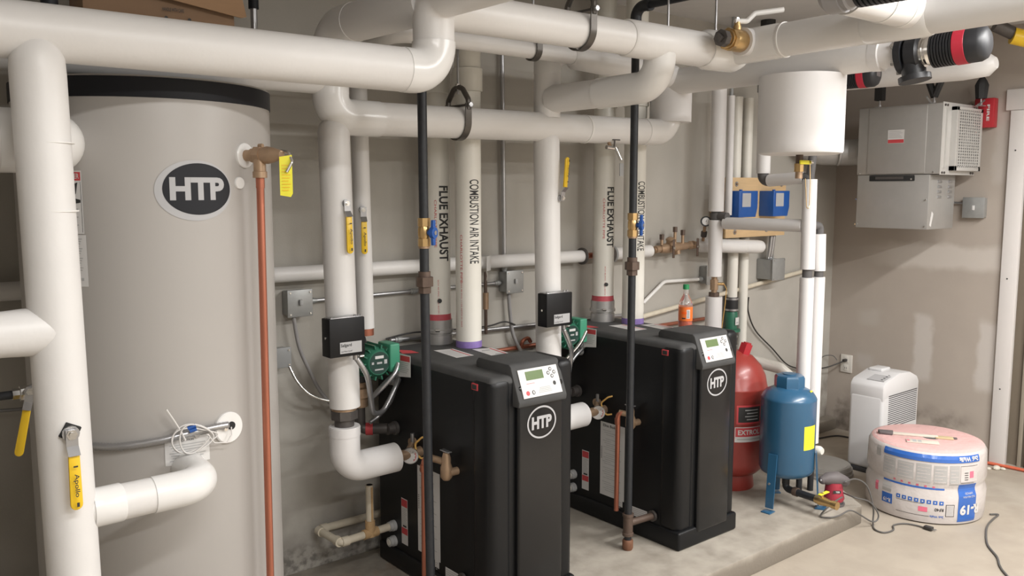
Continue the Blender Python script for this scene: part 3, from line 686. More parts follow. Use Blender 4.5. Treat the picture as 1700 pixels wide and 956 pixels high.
# relief valve and discharge pipe on the tank
a = math.radians(-61.4); n = Vector((math.cos(a), math.sin(a), 0)); q = Vector((TX, TY, 1.851)) + n * (TR + .005)
CP = Vector((1.052, 2.452))
rv = thing('relief_valve', (q.x, q.y, 1.78), 'bronze relief valve on the grey tank, with a yellow tag', 'valve')
b = B(); b.prof(q, q + n * .045, [(0, .017), (.5, .017), (.55, .021), (1, .021)], 'bronze', n=16); b.cyl(q + n * .04, q + n * .062, .028, 'bronze', n=6)
b.prof(q + n * .058, q + n * .13, [(0, .022), (.3, .026), (.6, .022), (1, .013)], 'bronze', n=18)
for s_ in (-1, 1): b.cyl(q + n * .05 + Vector((0, 0, .027 * s_)), q + n * .064 + Vector((0, 0, .027 * s_)), .007, 'bronze', n=8)
b.prof((CP.x, CP.y, 1.85), (CP.x, CP.y, 1.785), [(0, .018), (.7, .018), (.72, .021), (1, .021)], 'bronze', n=16); b.build('valve_body', rv)
b = B(); b.tube([q + n * .115 + Vector((.01, 0, .012)), q + n * .14 + Vector((.012, 0, .008)), q + n * .15 + Vector((.01, -.01, -.02)), q + n * .135 + Vector((.0, -.02, -.05))], .0045, 'chrome', n=8, fillet=.01); b.build('test_lever', rv)
tg = q + n * .135 + Vector((.002, -.012, -.012)); tm = plane_map(tg, (1, -.35, 0), (0, .02, 1))
b = B(); b.prism([(-.018, -.105), (.012, -.11), (.018, -.10), (.018, 0.012), (-.018, .006)], (tg, (1 / 1.0595, -.35 / 1.0595, 0), (0, 0, 1)), .001, 'tag')
for k in range(9): b.rect(-.012, -.02 - k * .009, .012 - (k % 3) * .003, -.017 - k * .009, 'yellow', tm, None, .0012)
part(b.build('tag', rv), 'yellow warning tag')
t = thing('copper_pipe', (CP.x, CP.y, .12), 'long copper discharge pipe hanging in front of the grey tank', 'pipe')
B().cyl((CP.x, CP.y, 1.79), (CP.x - .012, CP.y, .16), .0115, 'copper', n=20).build('pipe_run', t)
B().prof((CP.x, CP.y, 1.80), (CP.x, CP.y, 1.755), [(0, .0145), (.3, .0145), (.32, .013), (1, .013)], 'copper', n=20).build('adapter', t)
# cardboard box on the pipes above the tank
t = thing('cardboard_box', (.87, 2.68, 2.22), 'open brown cardboard box resting on the pipes above the grey tank', 'box')
b = B(); R_ = Matrix.Translation((.87, 2.78, 0)) @ Matrix.Rotation(-.12, 4, 'Z') @ Matrix.Translation((-.87, -2.78, 0))
for x0, y0, x1, y1 in ((.66, 2.64, 1.075, 2.645), (.66, 2.95, 1.075, 2.955), (.66, 2.645, .665, 2.95), (1.07, 2.645, 1.075, 2.95)): b.box(x0, y0, 2.224, x1, y1, 2.55, 'carddark', .001, xf=R_)
b.box(.66, 2.64, 2.220, 1.075, 2.955, 2.226, 'carddark', .001, xf=R_); b.build('carton', t)
b = B(); b.prism([(-.14, 0), (.215, 0), (.235, -.095), (.22, -.10), (-.13, -.045)], ((.85, 2.617, 2.365), (.993, -.12, 0), (0, 0, 1)), .005, 'card'); part(b.build('flap', t), 'torn flap folded outwards')
b = B(); mp = plane_map((.89, 2.630, 2.26), (.993, -.12, 0), (0, 0, 1)); b.text('HANDLE WITH CARE', .06, .010, 'print', mp, at=(-.01, .012), lift=.001); b.flat(ell(.005, .005, 12, -.03, -.012), 'print', mp, None, .001); b.flat(ell(.005, .005, 12, .035, -.012), 'print', mp, None, .001); b.build('print', t)
# lower-left small valves behind the tall pipe
t = thing('ball_valve', (.43, 2.6, 1.05), 'small valve with yellow lever, left of the tall foreground pipe', 'valve')
B().cyl((-.8, 2.6, 1.206), (.43, 2.6, 1.204), .0115, 'iron', n=16).build('pipe_run', t)
b = B(); b.prof((.40, 2.6, 1.204), (.485, 2.6, 1.204), [(0, .016), (.2, .016), (.22, .021), (.75, .021), (.77, .016), (1, .016)], 'chrome', n=8); b.build('valve_body', t)
lever(t, (.44, 2.572, 1.213), (-.25, -1, .1), (-.22, 0, -1), ln=.155, wdt=.022, words=False)
flex([(-.6, 3.31, 1.01), (.2, 3.31, 1.008), (.47, 3.31, 1.005), (.7, 3.31, .985)], .006, 'thin steel conduit on the dark wall at the far left', ribs=False)

# ---------------------------------------------------------------- boilers
def boiler(x0, dy, label, cat='boiler'):
    """x0 = plane of the long side the camera sees; front at y = 2.45"""
    W_, Y0, Y1, Z0, Z1 = .415, 2.45, 3.285, .10, 1.055
    t = thing('boiler', (x0 + W_ / 2, (Y0 + Y1) / 2, Z0), label, cat, 'black condensing boilers on the pad')
    x1 = x0 + W_
    b = B(); b.box(x0, Y0 + .005, Z0 + .05, x1, Y1, Z1 - .004, 'black', .028, 4)
    b.build('cabinet', t)
    b = B(); b.box(x0 + .001, Y0 + .006, Z1 - .05, x1 - .001, Y1 - .001, Z1, 'blacktop', .024, 4); part(b.build('top_cover', t), 'dusty black top')
    # smoother moulded side sheets and rounded front pillars
    b = B(); b.box(x0 - .004, Y0, Z0 + .07, x0 + .105, Y0 + .13, Z1 - .002, 'black', .034, 4); part(b.build('front_pillar', t), 'rounded front corner')
    b = B(); b.box(x1 - .085, Y0, Z0 + .07, x1 + .004, Y0 + .225, Z1 + .032, 'black', .03, 4); b.build('front_pillar', t)
    b = B(); b.box(x0 - .010, Y0 - .012, Z0, x1 + .010, Y1 - .02, Z0 + .088, 'black', .012, 3); b.build('base_tray', t)
    b = B(); b.box(x0 + .115, Y0 - .018, Z0 + .06, x0 + .345, Y0 + .10, Z1 - .04, 'blackgloss', .012, 3); part(b.build('front_panel', t), 'glossy recessed front panel')
    # display housing with a sloping face
    prof = [(Y0 - .030, .935), (Y0 - .034, .955), (Y0 + .018, 1.085), (Y0 + .030, 1.094), (Y0 + .22, 1.094), (Y0 + .235, 1.078), (Y0 + .235, 1.03), (Y0 + .05, .935)]
    h = B(); h.prism([(y, z) for y, z in prof], ((x0 + .105, 0, 0), (0, 1, 0), (0, 0, 1)), .245, 'blacktop', bev=.006); hs = h.build('display_housing', t)
    e0 = Vector((x0 + .2275, Y0 - .0345, .957)); ey = Vector((0, .052, .13)).normalized()
    mp = plane_map(e0, (1, 0, 0), ey)
    f = B(); hw = .098
    f.prism([(-hw, .012), (hw, .012), (hw, .122), (-hw, .122)], (e0 + Vector((0, -.0, .0)), (1, 0, 0), ey), .0035, 'sticker')
    f.rect(-.066, .078, .022, .112, 'lcd', mp, None, .0042)
    for bx, by in ((.062, .108), (.048, .094), (.078, .094), (.064, .080)): f.flat(ell(.0075, .0075, 14, bx, by), 'print', mp, None, .0042); f.flat(ell(.0045, .0045, 12, bx, by), 'sticker', mp, None, .0047)
    f.flat(ell(.0075, .0085, 14, .068, .052), 'print', mp, None, .0042)
    f.flat(ell(.009, .009, 16, -.073, .030), 'redprint', mp, None, .0042); f.flat(ell(.0075, .0085, 14, -.045, .030), 'print', mp, None, .0042); f.flat(ell(.004, .006, 12, -.045, .030), 'sticker', mp, None, .0047)
    for k in range(4): f.rect(-.02 + k * .003, .024 + k * .006, .048 - k * .002, .0265 + k * .006, 'greyprint', mp, None, .0042)
    f.rect(-.07, .0645, -.03, .066, 'redprint', mp, None, .0042)
    part(f.build('control_panel', hs), 'white control panel with small green screen')
    # oval HTP emblem
    mp = plane_map((x0 + .230, Y0 - .0185, .862), (1, 0, 0), (0, 0, 1))
    l = B(); o1, i1 = ell(.074, .064, 48), ell(.067, .057, 48)
    l.add([mp(a, c, .0015) for a, c in o1] + [mp(a, c, .0015) for a, c in i1], [(k, (k + 1) % 48, 48 + (k + 1) % 48, 48 + k) for k in range(48)], 'silver')
    l.text('HTP', .102, .050, 'silver', mp, at=(0, 0), lift=.0015, bold=.05); part(l.build('logo_badge', t), 'pale oval emblem with three letters')
    # long side: labels, switch, ports
    sm = plane_map((x0 - .0005, 0, 0), (0, -1, 0), (0, 0, 1))      # s = -y
    def side_label(name, ya, yb, za, zb, kind):
        b = B(); b.rect(-ya, za, -yb, zb, 'sticker', sm, None, .0006); w_, h_ = ya - yb, zb - za
        if kind == 'red':
            b.rect(-ya + .002, zb - h_ * .18, -yb - .002, zb - .004, 'redprint', sm, None, .0012); b.rect(-ya + .002, za + h_ * .22, -yb - .002, za + h_ * .36, 'redprint', sm, None, .0012)
            for k in range(10): b.rect(-ya + .006, za + h_ * (.44 + k * .036), -yb - .006 - (k % 3) * .004, za + h_ * (.452 + k * .036), 'greyprint', sm, None, .0012)
            b.rect(-ya + .012, za + h_ * .38, -yb - .010, za + h_ * .42, 'print', sm, None, .0012)
        elif kind == 'plate':
            b.text('Elite Boiler', w_ * .62, .014, 'print', sm, at=(-ya + w_ * .42, zb - .016), lift=.0012)
            for k in range(30):
                if k % 7 == 3: continue
                b.rect(-ya + .016 + (k * 37 % 5) * .006, zb - .042 - k * .0105, -ya + w_ * (.45 + .1 * (k * 53 % 5)), zb - .0395 - k * .0105, 'greyprint', sm, None, .0012)
            for k in range(8): b.rect(-ya + .006, zb - .13 - k * .008, -ya + .013, zb - .1265 - k * .008, 'print', sm, None, .0012)
        else:
            for k in range(4): b.rect(-ya + .006, zb - .010 - k * .009, -yb - .006 - (k % 2) * .008, zb - .007 - k * .009, 'greyprint', sm, None, .0012)
        part(b.build(name, t), {'red': 'white label with red bars', 'plate': 'tall white data plate'}.get(kind, 'small white label'))
    side_label('warning_label', 3.085, 3.035, .225, .43, 'red'); side_label('data_plate', 2.955, 2.79, .235, .608, 'plate')
    side_label('notice_label', 2.83, 2.80, .205, .235, 's'); side_label('notice_label', 2.755, 2.64, .185, .232, 's'); side_label('notice_label', 2.72, 2.61, .132, .158, 's')
    b = B(); b.box(x0 - .0065, 2.527, 1.000, x0 + .004, 2.566, 1.026, 'redprint', .002); b.box(x0 - .0085, 2.533, 1.004, x0 - .004, 2.560, 1.022, 'print', .001); part(b.build('power_switch', t), 'small red framed switch')
    for z in (.285, .215):
        b = B(); b.prof((x0 + .002, 3.145, z), (x0 - .03, 3.145, z), [(0, .024), (.5, .024), (.52, .021), (1, .021)], 'greyprint', n=20); b.cyl((x0 - .03, 3.145, z), (x0 - .033, 3.145, z), .014, 'pvc', n=16); b.build('drain_port', t)
    b = B(); b.prof((x0 + .002, 3.12, .73), (x0 - .045, 3.12, .73), [(0, .03), (.3, .03), (.35, .024), (1, .024)], 'greyfit', n=18); b.build('return_port', t)
    # gauge on the hot port
    b = B(); b.cyl((x0 - .02, 2.975, .70), (x0 + .004, 2.975, .70), .02, 'bronze', n=14); b.cyl((x0 - .055, 2.93, .69), (x0 - .01, 2.975, .70), .013, 'bronze', n=12); b.cyl((x0 - .02, 2.96, .70), (x0 - .02, 2.96, .745), .008, 'steel', n=8)
    b.build('gauge_fitting', t)
    gd = Vector((-.62, -.78, -.05)).normalized(); gc = Vector((x0 - .060, 2.915, .668)); ge = Vector((.78, -.62, 0)).normalized()
    g = B(); g.prof(gc - gd * .02, gc + gd * .006, [(0, .028), (.6, .034), (1, .034)], 'steel', n=28); gp = g.build('pressure_gauge', t)
    mp = plane_map(gc + gd * .0065, ge, (0, 0, 1)); g = B(); g.flat(ell(.030, .030, 32), 'sticker', mp, None, .0)
    for k in range(9):
        a = -PI * .75 + PI * 1.5 * k / 8 + PI / 2; c_, s_ = math.cos(a), math.sin(a); g.flat([(c_ * .018 - s_ * .001, s_ * .018 + c_ * .001), (c_ * .018 + s_ * .001, s_ * .018 - c_ * .001), (c_ * .023 + s_ * .001, s_ * .023 - c_ * .001), (c_ * .023 - s_ * .001, s_ * .023 + c_ * .001)], 'print', mp, None, .0005)
    arc = [(.0225 * math.cos(-1.0 + k * .16), .0225 * math.sin(-1.0 + k * .16)) for k in range(11)]; arc2 = [(.0255 * math.cos(-1.0 + k * .16), .0255 * math.sin(-1.0 + k * .16)) for k in range(11)]
    g.flat(arc2 + arc[::-1], 'redprint', mp, None, .0006); g.flat([(-.002, -.004), (.002, -.004), (-.006, .018)], 'print', mp, None, .001); part(g.build('dial', gp), 'white dial')
    # relief valve (brass) on the side
    b = B(); b.cyl((x0 + .003, 2.705 + dy, .655), (x0 - .04, 2.705 + dy, .655), .016, 'bronze', n=14); b.prof((x0 - .045, 2.715 + dy, .625), (x0 - .045, 2.715 + dy, .735), [(0, .014), (.12, .024), (.45, .024), (.6, .018), (.8, .018), (1, .012)], 'bronze', n=16)
    b.cyl((x0 - .045, 2.715 + dy, .695), (x0 - .07, 2.765, .70), .014, 'bronze', n=12); b.build('relief_valve', t)
    b = B(); b.box(x0 - .055, 2.69 + dy, .738, x0 - .035, 2.745 + dy, .742, 'steel', .001); b.build('relief_lever', t)
    b = B(); b.tube([(x0 - .002, 2.875, .748), (x0 - .02, 2.89, .742), (x0 - .03, 2.925, .71), (x0 - .03, 2.915, .67), (x0 - .025, 2.89, .655), (x0 - .01, 2.87, .66)], .0042, 'yellowhose', n=10, fillet=.015); part(b.build('tube', t), 'amber plastic tube')
    # top stickers, hanging label
    tm = plane_map((0, 0, Z1 + .0005), (1, 0, 0), (0, 1, 0))
    for n_, pts_, kind in (('top_label', [(.145, 2.87), (.235, 2.87), (.255, 3.05), (.165, 3.07)], 0), ('top_label', [(.285, 2.80), (.375, 2.78), (.40, 2.96), (.31, 2.985)], 1)):
        b = B(); b.flat([(x0 + a, c) for a, c in pts_], 'sticker', tm, None, .0006)
        ax_, ay_ = pts_[1]; bx_, by_ = pts_[2]
        b.flat([(x0 + ax_ - .02, ay_ + .006), (x0 + ax_ - .012, ay_ + .006), (x0 + bx_ - .012, by_ - .006), (x0 + bx_ - .02, by_ - .006)], 'redprint', tm, None, .0012)
        cx_, cy_ = sum(a for a, c in pts_) / 4, sum(c for a, c in pts_) / 4
        if kind:
            for s_ in (-.05, .045): b.flat([(x0 + cx_ - .03, cy_ + s_ - .008), (x0 + cx_ + .015, cy_ + s_ - .012), (x0 + cx_ + .02, cy_ + s_ + .004), (x0 + cx_ - .015, cy_ + s_ + .010)], 'greyprint', tm, None, .0012)
        else:
            for k in range(6): b.flat([(x0 + cx_ - .04, cy_ - .07 + k * .024), (x0 + cx_ + .015, cy_ - .075 + k * .024), (x0 + cx_ + .016, cy_ - .072 + k * .024), (x0 + cx_ - .039, cy_ - .067 + k * .024)], 'greyprint', tm, None, .0012)
        part(b.build(n_, t), 'white sticker on the top')
    b = B(); b.flat([(x0 + .02, 3.09), (x0 + .085, 3.06), (x0 + .09, 3.13), (x0 + .05, 3.18)], 'redprint', tm, None, .001); part(b.build('red_sticker', t), 'small red sticker')
    lo_ = (x0 - .014, 3.035, 1.035); b = B()
    b.prism([(-.05, -.07), (.05, -.06), (.05, .03), (-.05, .035)], (lo_, (.12, -.9928, 0), (0, 0, 1)), .001, 'sticker'); lm = plane_map(lo_, (.12, -.9928, 0), (0, 0, 1))
    b.rect(-.015, .003, .047, .026, 'redprint', lm, None, .0016)
    for k in range(6): b.rect(-.02, -.006 - k * .008, .04 - (k % 3) * .006, -.003 - k * .008, 'greyprint', lm, None, .0016)
    part(b.build('hang_label', t), 'white paper label with red heading')
    return t
boiler(1.915, -.035, 'black boiler nearest the viewer, white elbow pipe entering its side')
boiler(3.000, 0, 'black boiler farther back, with the soda bottle standing on top')

# flue and combustion-air pipes
def vent(x, y, label, txt, h_, ang, foot, seam_z=None, z0=1.05):
    t = thing('flue_pipe' if foot == 'collar' else 'air_intake_pipe', (x, y, z0), label, 'pipe')
    zb = 1.17 if foot == 'collar' else z0 + .002
    b = B(); b.cyl((x, y, zb), (x, y, ZC), .057, 'pvc', n=36); b.build('pipe_run', t)
    if foot == 'collar':
        c = B(); c.prof((x, y, z0), (x, y, 1.165), [(0, .060), (.02, .064), (.40, .064), (.42, .060), (.48, .060), (.50, .068), (.62, .068), (.64, .0635), (1, .0635)], 'brushed', n=36); c.cyl((x - .05, y - .05, 1.122), (x - .035, y - .062, 1.122), .007, 'chrome', n=8); part(c.build('vent_collar', t), 'stainless clamp collar')
        part(B().prof((x, y, 1.163), (x, y, 1.192), [(0, .0595), (.5, .0585), (1, .0575)], 'redprimer', n=36).build('primer_ring', t), 'smeared red primer')
        p = Vector((x, y, 1.255)); a = math.radians(-118); n = Vector((math.cos(a), math.sin(a), 0)); B().cyl(p + n * .05, p + n * .062, .010, 'print', n=14).build('test_plug', t)
    else:
        part(B().prof((x, y, z0 + .001), (x, y, z0 + .034), [(0, .0585), (.7, .0585), (1, .0573)], 'purple', n=36).build('primer_ring', t), 'purple primer')
    B().prof((x, y, 2.17), (x, y, 2.27), [(0, .0595), (.02, .065), (.98, .065), (1, .0595)], 'pvc', n=36).build('coupling', t)
    L_, mid, hh = h_
    mp = cyl_map(x, y, .0573, ang, mid); b = B(); b.text(txt, L_, hh, 'print', mp, rot=-PI / 2, cuts=.006, lift=.0004, bold=.03 if foot == 'collar' else .012); part(b.build('lettering', t), 'black stencilled lettering')
    mp = cyl_map(x, y, .0573, ang - 62 if foot != 'collar' else ang - 40, 1.45 if foot != 'collar' else 1.60); b = B(); b.text('CHARLOTTE PIPE', .21, .011, 'redprint', mp, rot=-PI / 2, cuts=.006, lift=.0004, bold=0)
    mp2 = cyl_map(x, y, .0573, ang - 62 if foot != 'collar' else ang - 30, 1.25); b.text('SCH 40 PVC 1120 ASTM D 2665', .20, .006, 'redprint', mp2, rot=-PI / 2, cuts=.006, lift=.0004, bold=0)
    b.build('pipe_marking', t)
    return t
vent(2.210, 3.220, 'white flue pipe of the front boiler, reading FLUE EXHAUST', 'FLUE EXHAUST', (.335, 1.600, .048), -93, 'collar')
vent(2.264, 3.060, 'white air pipe of the front boiler, reading COMBUSTION AIR INTAKE', 'COMBUSTION AIR INTAKE', (.365, 1.612, .046), -97, 'primer')
vent(3.272, 3.220, 'white flue pipe of the rear boiler, reading FLUE EXHAUST', 'FLUE EXHAUST', (.315, 1.607, .048), -94, 'collar')
vent(3.334, 3.060, 'white air pipe of the rear boiler, reading COMBUSTION AIR INTAKE', 'COMBUSTION AIR INTAKE', (.355, 1.615, .046), -97, 'primer')

# gas pipes in front of each boiler
def gas(x, y, label, top, tl=0.0):
    t = thing('gas_pipe', (x, y, .10), label, 'pipe', 'black gas pipes in front of the boilers')
    r = .0172
    B().tube([(x, y, 1.64)] + top, r, 'iron', n=20, fillet=.04).build('upper_pipe', t)
    B().cyl((x, y, 1.395), (x, y, 1.555), r, 'iron', n=20).build('middle_pipe', t)
    B().cyl((x + tl, y, .26), (x, y, 1.385), r, 'iron', n=20).build('lower_pipe', t)
    b = B(); b.cyl((x, y, 1.618), (x, y, 1.648), .0235, 'brass', n=8); b.cyl((x, y, 1.545), (x, y, 1.573), .0235, 'brass', n=8); b.prof((x, y, 1.572), (x, y, 1.62), [(0, .019), (.25, .0225), (.75, .0225), (1, .019)], 'brass', n=20)
    b.cyl((x, y, 1.537), (x, y, 1.546), .0205, 'bronze', n=18); vb = b.build('valve_body', t)
    d = Vector((.42, -.9, 0)).normalized(); c = Vector((x, y, 1.595)) + d * .034; e = Vector((.9, .42, 0))
    b = B(); b.cyl(Vector((x, y, 1.595)) + d * .015, c + d * .004, .011, 'navy', n=16); b.cyl(c - d * .002, c + d * .013, .021, 'navy', n=24)
    for s_ in (-1, 1): b.prism([(-.011, 0), (.011, 0), (.009, .046 * 1), (-.007, .046)] if s_ > 0 else [(-.007, -.046), (.009, -.046), (.011, 0), (-.011, 0)], (c + d * -.0005, e, (0, 0, 1)), .011, 'navy', bev=.002)
    part(b.build('valve_handle', t), 'blue tee handle'); b = B(); b.cyl(c + d * .012, c + d * .0165, .0085, 'chrome', n=16); b.build('handle_screw', t)
    b = B(); b.cyl((x, y, 1.372), (x, y, 1.397), .024, 'fitting', n=8); b.cyl((x, y, 1.397), (x, y, 1.432), .0325, 'fitting', n=8); b.cyl((x, y, 1.432), (x, y, 1.452), .0225, 'fitting', n=18); b.build('union', t)
    b = B(); b.prof((x + tl, y, .168), (x + tl, y, .272), [(0, .026), (.12, .026), (.14, .0225), (.86, .0225), (.88, .026), (1, .026)], 'fitting', n=20); b.build('tee', t)
    b = B(); b.cyl((x + tl, y, .14), (x + tl, y, .17), .0165, 'iron', n=16); b.prof((x + tl, y, .10), (x + tl, y, .148), [(0, .021), (.2, .025), (.9, .025), (1, .022)], 'rustcap', n=18); b.build('drip_cap', t)
    b = B(); b.cyl((x + tl, y, .225), (x + .163, y - .012, .225), .0165, 'fitting', n=18); b.cyl((x + .148, y - .011, .225), (x + .160, y - .012, .225), .026, 'greyfit', n=18); b.build('side_nipple', t)
    return t
gas(1.752, 2.640, 'black gas pipe with blue handle valve, in front of the nearest boiler', [(1.750, 2.645, 2.72)], .012)
gas(2.837, 2.612, 'black gas pipe with blue handle valve, in front of the rear boiler', [(2.837, 2.612, 2.53), (2.837, 1.2, 2.53)])
t = thing('elbow_fitting', (2.837, 2.612, 2.46), 'black iron elbow at the top of the rear gas pipe', 'pipe fitting')
B().tube([(2.837, 2.612, 2.455), (2.837, 2.612, 2.53), (2.837, 2.53, 2.53)], .024, 'iron', n=20, fillet=.045).build('elbow_body', t)
B().cyl((2.837, 2.612, 2.452), (2.837, 2.612, 2.472), .0265, 'iron', n=20).build('bead', t); B().cyl((2.837, 2.548, 2.53), (2.837, 2.528, 2.53), .0265, 'iron', n=20).build('bead', t)
def discharge(x0, label, sx=0.0):
    t = thing('copper_pipe', (x0 - .075, 2.765, .2), label, 'pipe', 'short copper discharge pipes')
    B().tube([(x0 - .058, 2.742, .70), (x0 - .078 - sx, 2.765, .70), (x0 - .080 - sx, 2.766, .22)], .0115, 'copper', n=18, fillet=.02).build('pipe_run', t)
    B().prof((x0 - .080 - sx, 2.766, .675), (x0 - .080 - sx, 2.766, .645), [(0, .0135), (.9, .0135), (1, .012)], 'copper', n=18).build('coupling', t)
discharge(1.915, 'copper discharge pipe on the side of the nearest boiler', .015)
discharge(3.000, 'copper discharge pipe on the side of the rear boiler')
# ---------------------------------------------------------------- controls and pumps at the boilers
def cutoff(x0, x1, yf, z0, z1, label):
    t = thing('low_water_control', (x0, yf, z0), label, 'control box')
    b = B(); b.box(x0, yf, z0, x1, yf + .062, z1, 'blackmetal', .003, 2); b.build('housing', t)
    part(B().box(x0 + .008, yf + .006, z1, x1 - .008, yf + .058, z1 + .003, 'steel', .001).build('mounting_plate', t), 'bright plate along the top')
    b = B()
    for dx in (.02, x1 - x0 - .03, x1 - x0 - .012): b.cyl((x0 + dx, yf + .02, z1), (x0 + dx, yf + .02, z1 + .009), .005, 'steel', n=6)
    b.cyl((x0 - .003, yf + .03, (z0 + z1) / 2), (x0, yf + .03, (z0 + z1) / 2), .005, 'chrome', n=8)
    for k in range(1): b.build('screws', t)
    mp = plane_map((x0 + (x1 - x0) * .59, yf - .0003, z0 + .033), (1, 0, .0), (0, 0, 1)); w_ = (x1 - x0) * .62
    b = B(); b.rect(-w_ / 2, -.021, w_ / 2, .021, 'silver', mp, None, .0004); b.text('Safgard', w_ * .5, .015, 'print', mp, at=(-w_ * .22, .008), lift=.0009, bold=.02)
    b.rect(-w_ / 2 + .003, -.0035, w_ / 2 - .003, -.0025, 'greyprint', mp, None, .0009); b.text('Low Water Cut-off', w_ * .5, .006, 'print', mp, at=(-w_ * .2, -.013), lift=.0009, bold=0)
    b.flat(ell(.012, .005, 16, w_ * .32, -.009), 'greyprint', mp, None, .0009); b.rect(w_ * .28, .010, w_ * .42, .014, 'greyprint', mp, None, .0009); part(b.build('name_plate', t), 'silver printed label')
    b = B(); b.cyl((x1 - .025, yf + .03, z0), (x1 - .025, yf + .03, z0 - .022), .010, 'steel', n=12); b.cyl((x1 - .01, yf + .028, z0 - .012), (x1 + .008, yf + .028, z0 - .012), .006, 'chrome', n=10); b.build('cable_connector', t)
cutoff(1.445, 1.590, 2.800, 1.140, 1.282, 'black control box on the riser left of the front boiler')
cutoff(2.498, 2.651, 2.800, 1.146, 1.294, 'black control box on the riser between the boilers')

def pump(dx, label):
    t = thing('circulator_pump', (1.80 + dx, 3.1, .70), label, 'pump')
    X = 1.785 + dx
    b = B(); b.prof((X, 3.155, 1.045), (X, 3.03, 1.045), [(0, .058), (.1, .064), (.85, .064), (1, .050)], 'green', n=28)
    for k in range(14):
        a = 2 * PI * k / 14; c, s_ = math.cos(a), math.sin(a)
        b.box(.058, -.115, -.003, .074, .0, .003, 'green', xf=Matrix.Translation((X, 3.15, 1.045)) @ Matrix.Rotation(a, 4, 'Y'))
    b.build('finned_motor', t)
    mp = plane_map((X + .0, 3.0295, 1.045), (1, 0, 0), (0, 0, 1)); b = B(); b.flat(ell(.046, .046, 32), 'darkgreen', mp, None, .0008)
    b.rect(-.02, .018, .02, .030, 'sticker', mp, None, .0014); b.rect(-.012, -.004, .012, .004, 'greyprint', mp, None, .0014); b.rect(.022, -.006, .036, .012, 'greyprint', mp, None, .0014); b.rect(-.022, -.030, .018, -.024, 'greyprint', mp, None, .0014); b.rect(-.036, -.004, -.026, .006, 'greyprint', mp, None, .0014)
    part(b.build('name_plate', t), 'round dark name plate')
    part(B().box(X + .046, 3.02, 1.00, X + .094, 3.12, 1.118, 'lightgreen', .006, 3).build('terminal_box', t), 'lighter green terminal box')
    b = B(); b.prof((X, 3.2, 1.13), (X, 3.2, .935), [(0, .030), (.1, .034), (.12, .05), (.22, .05), (.24, .036), (.4, .058), (.65, .058), (.78, .036), (.8, .052), (.95, .052), (1, .03)], 'blackpaint', n=28); b.cyl((X, 3.155, 1.045), (X, 3.21, 1.045), .058, 'blackpaint', n=28); b.build('volute', t)
    b = B(); b.prof((X, 3.2, .94), (X, 3.2, .83), [(0, .035), (.2, .035), (.25, .05), (.6, .05), (.62, .036), (1, .036)], 'bronze', n=10); b.build('flange_union', t)
    b = B(); b.tube([(X, 3.2, .84), (X, 3.2, .73), (X + .095, 3.135, .73)], .023, 'greyfit', n=18, fillet=.03); b.build('return_pipe', t)
    part(B().prof((X + .02, 3.186, .73), (X + .045, 3.169, .73), [(0, .027), (1, .027)], 'redprint', n=16).build('red_collar', t), 'red painted collar')
    # grey cable entry at the boiler back corner
    b = B(); b.prof((X + .085, 3.08, .985), (X + .125, 3.08, .975), [(0, .016), (.5, .016), (.55, .022), (1, .022)], 'steelbox', n=12); b.prof((X + .085, 3.09, .945), (X + .12, 3.09, .94), [(0, .015), (.5, .015), (.55, .02), (1, .02)], 'steelbox', n=12); b.build('cable_entry', t)
pump(0, 'green circulator pump behind the black control box at the front boiler')
pump(1.085, 'green circulator pump at the rear boiler, mostly hidden by the white riser')
G_ = 'flexible cables looping beside the front boiler'
flex([(1.567, 2.832, 1.125), (1.612, 2.83, 1.05), (1.655, 2.88, .95), (1.70, 2.94, .87), (1.765, 2.98, .855), (1.81, 3.0, .89), (1.856, 3.02, .94), (1.895, 3.06, .955)], .0105, 'steel cable looping down from the front control box to the front boiler')
flex([(1.868, 3.02, 1.035), (1.836, 3.0, .995), (1.789, 3.02, .94), (1.765, 3.06, .895)], .0095, 'steel cable running down from the green terminal box of the front pump')
flex([(1.90, 3.07, .985), (1.855, 3.05, .975), (1.815, 3.06, .94), (1.785, 3.08, .90)], .0095, 'short steel cable between the front pump and front boiler, upper one')
flex([(1.898, 3.085, .94), (1.880, 3.10, .86), (1.835, 3.12, .80), (1.787, 3.12, .775)], .0095, 'steel cable hanging lowest in the loop beside the front boiler')
flex([(2.626, 2.83, 1.125), (2.67, 2.835, 1.05), (2.715, 2.87, .99), (2.725, 2.90, .88)], .0105, 'ribbed cable hanging from the rear control box', m='steel')
flex([(2.955, 3.02, 1.055), (2.91, 3.02, .995), (2.85, 3.03, .942), (2.80, 3.04, .90)], .0105, 'steel cable from the green terminal box at the rear pump', ribs=False, m='chrome')
flex([(2.985, 3.075, .955), (2.93, 3.07, .925), (2.88, 3.08, .86)], .0095, 'steel cable entering the back corner of the rear boiler')

# ---------------------------------------------------------------- pipes and conduits on the back wall
t = thing('insulated_pipe', (1.5, 3.30, 1.37), 'slim white insulated pipe along the back wall behind the boilers', 'pipe')
run((-.9, 3.29, 1.418), (3.18, 3.29, 1.400), .032, 'jacket', t, n=28)
run((3.42, 3.29, 1.401), (3.72, 3.29, 1.404), .034, 'jacket', t, n=28)
b = B(); b.cyl((3.18, 3.29, 1.400), (3.19, 3.29, 1.400), .045, 'greyfit', n=24); b.build('escutcheon', t)
b = B(); b.cyl((3.40, 3.29, 1.401), (3.415, 3.29, 1.401), .048, 'greyplate', n=24); b.build('escutcheon', t)
B().cyl((3.19, 3.29, 1.400), (3.40, 3.29, 1.401), .016, 'copper', n=16).build('bare_pipe', t)
t = thing('backflow_preventer', (3.9, 3.27, 1.36), 'brown bronze valve assembly with test cocks on the back wall', 'valve')
def mx_(f): return 3.735 + .385 * f
b = B(); Y_ = 3.275; Zm = 1.422
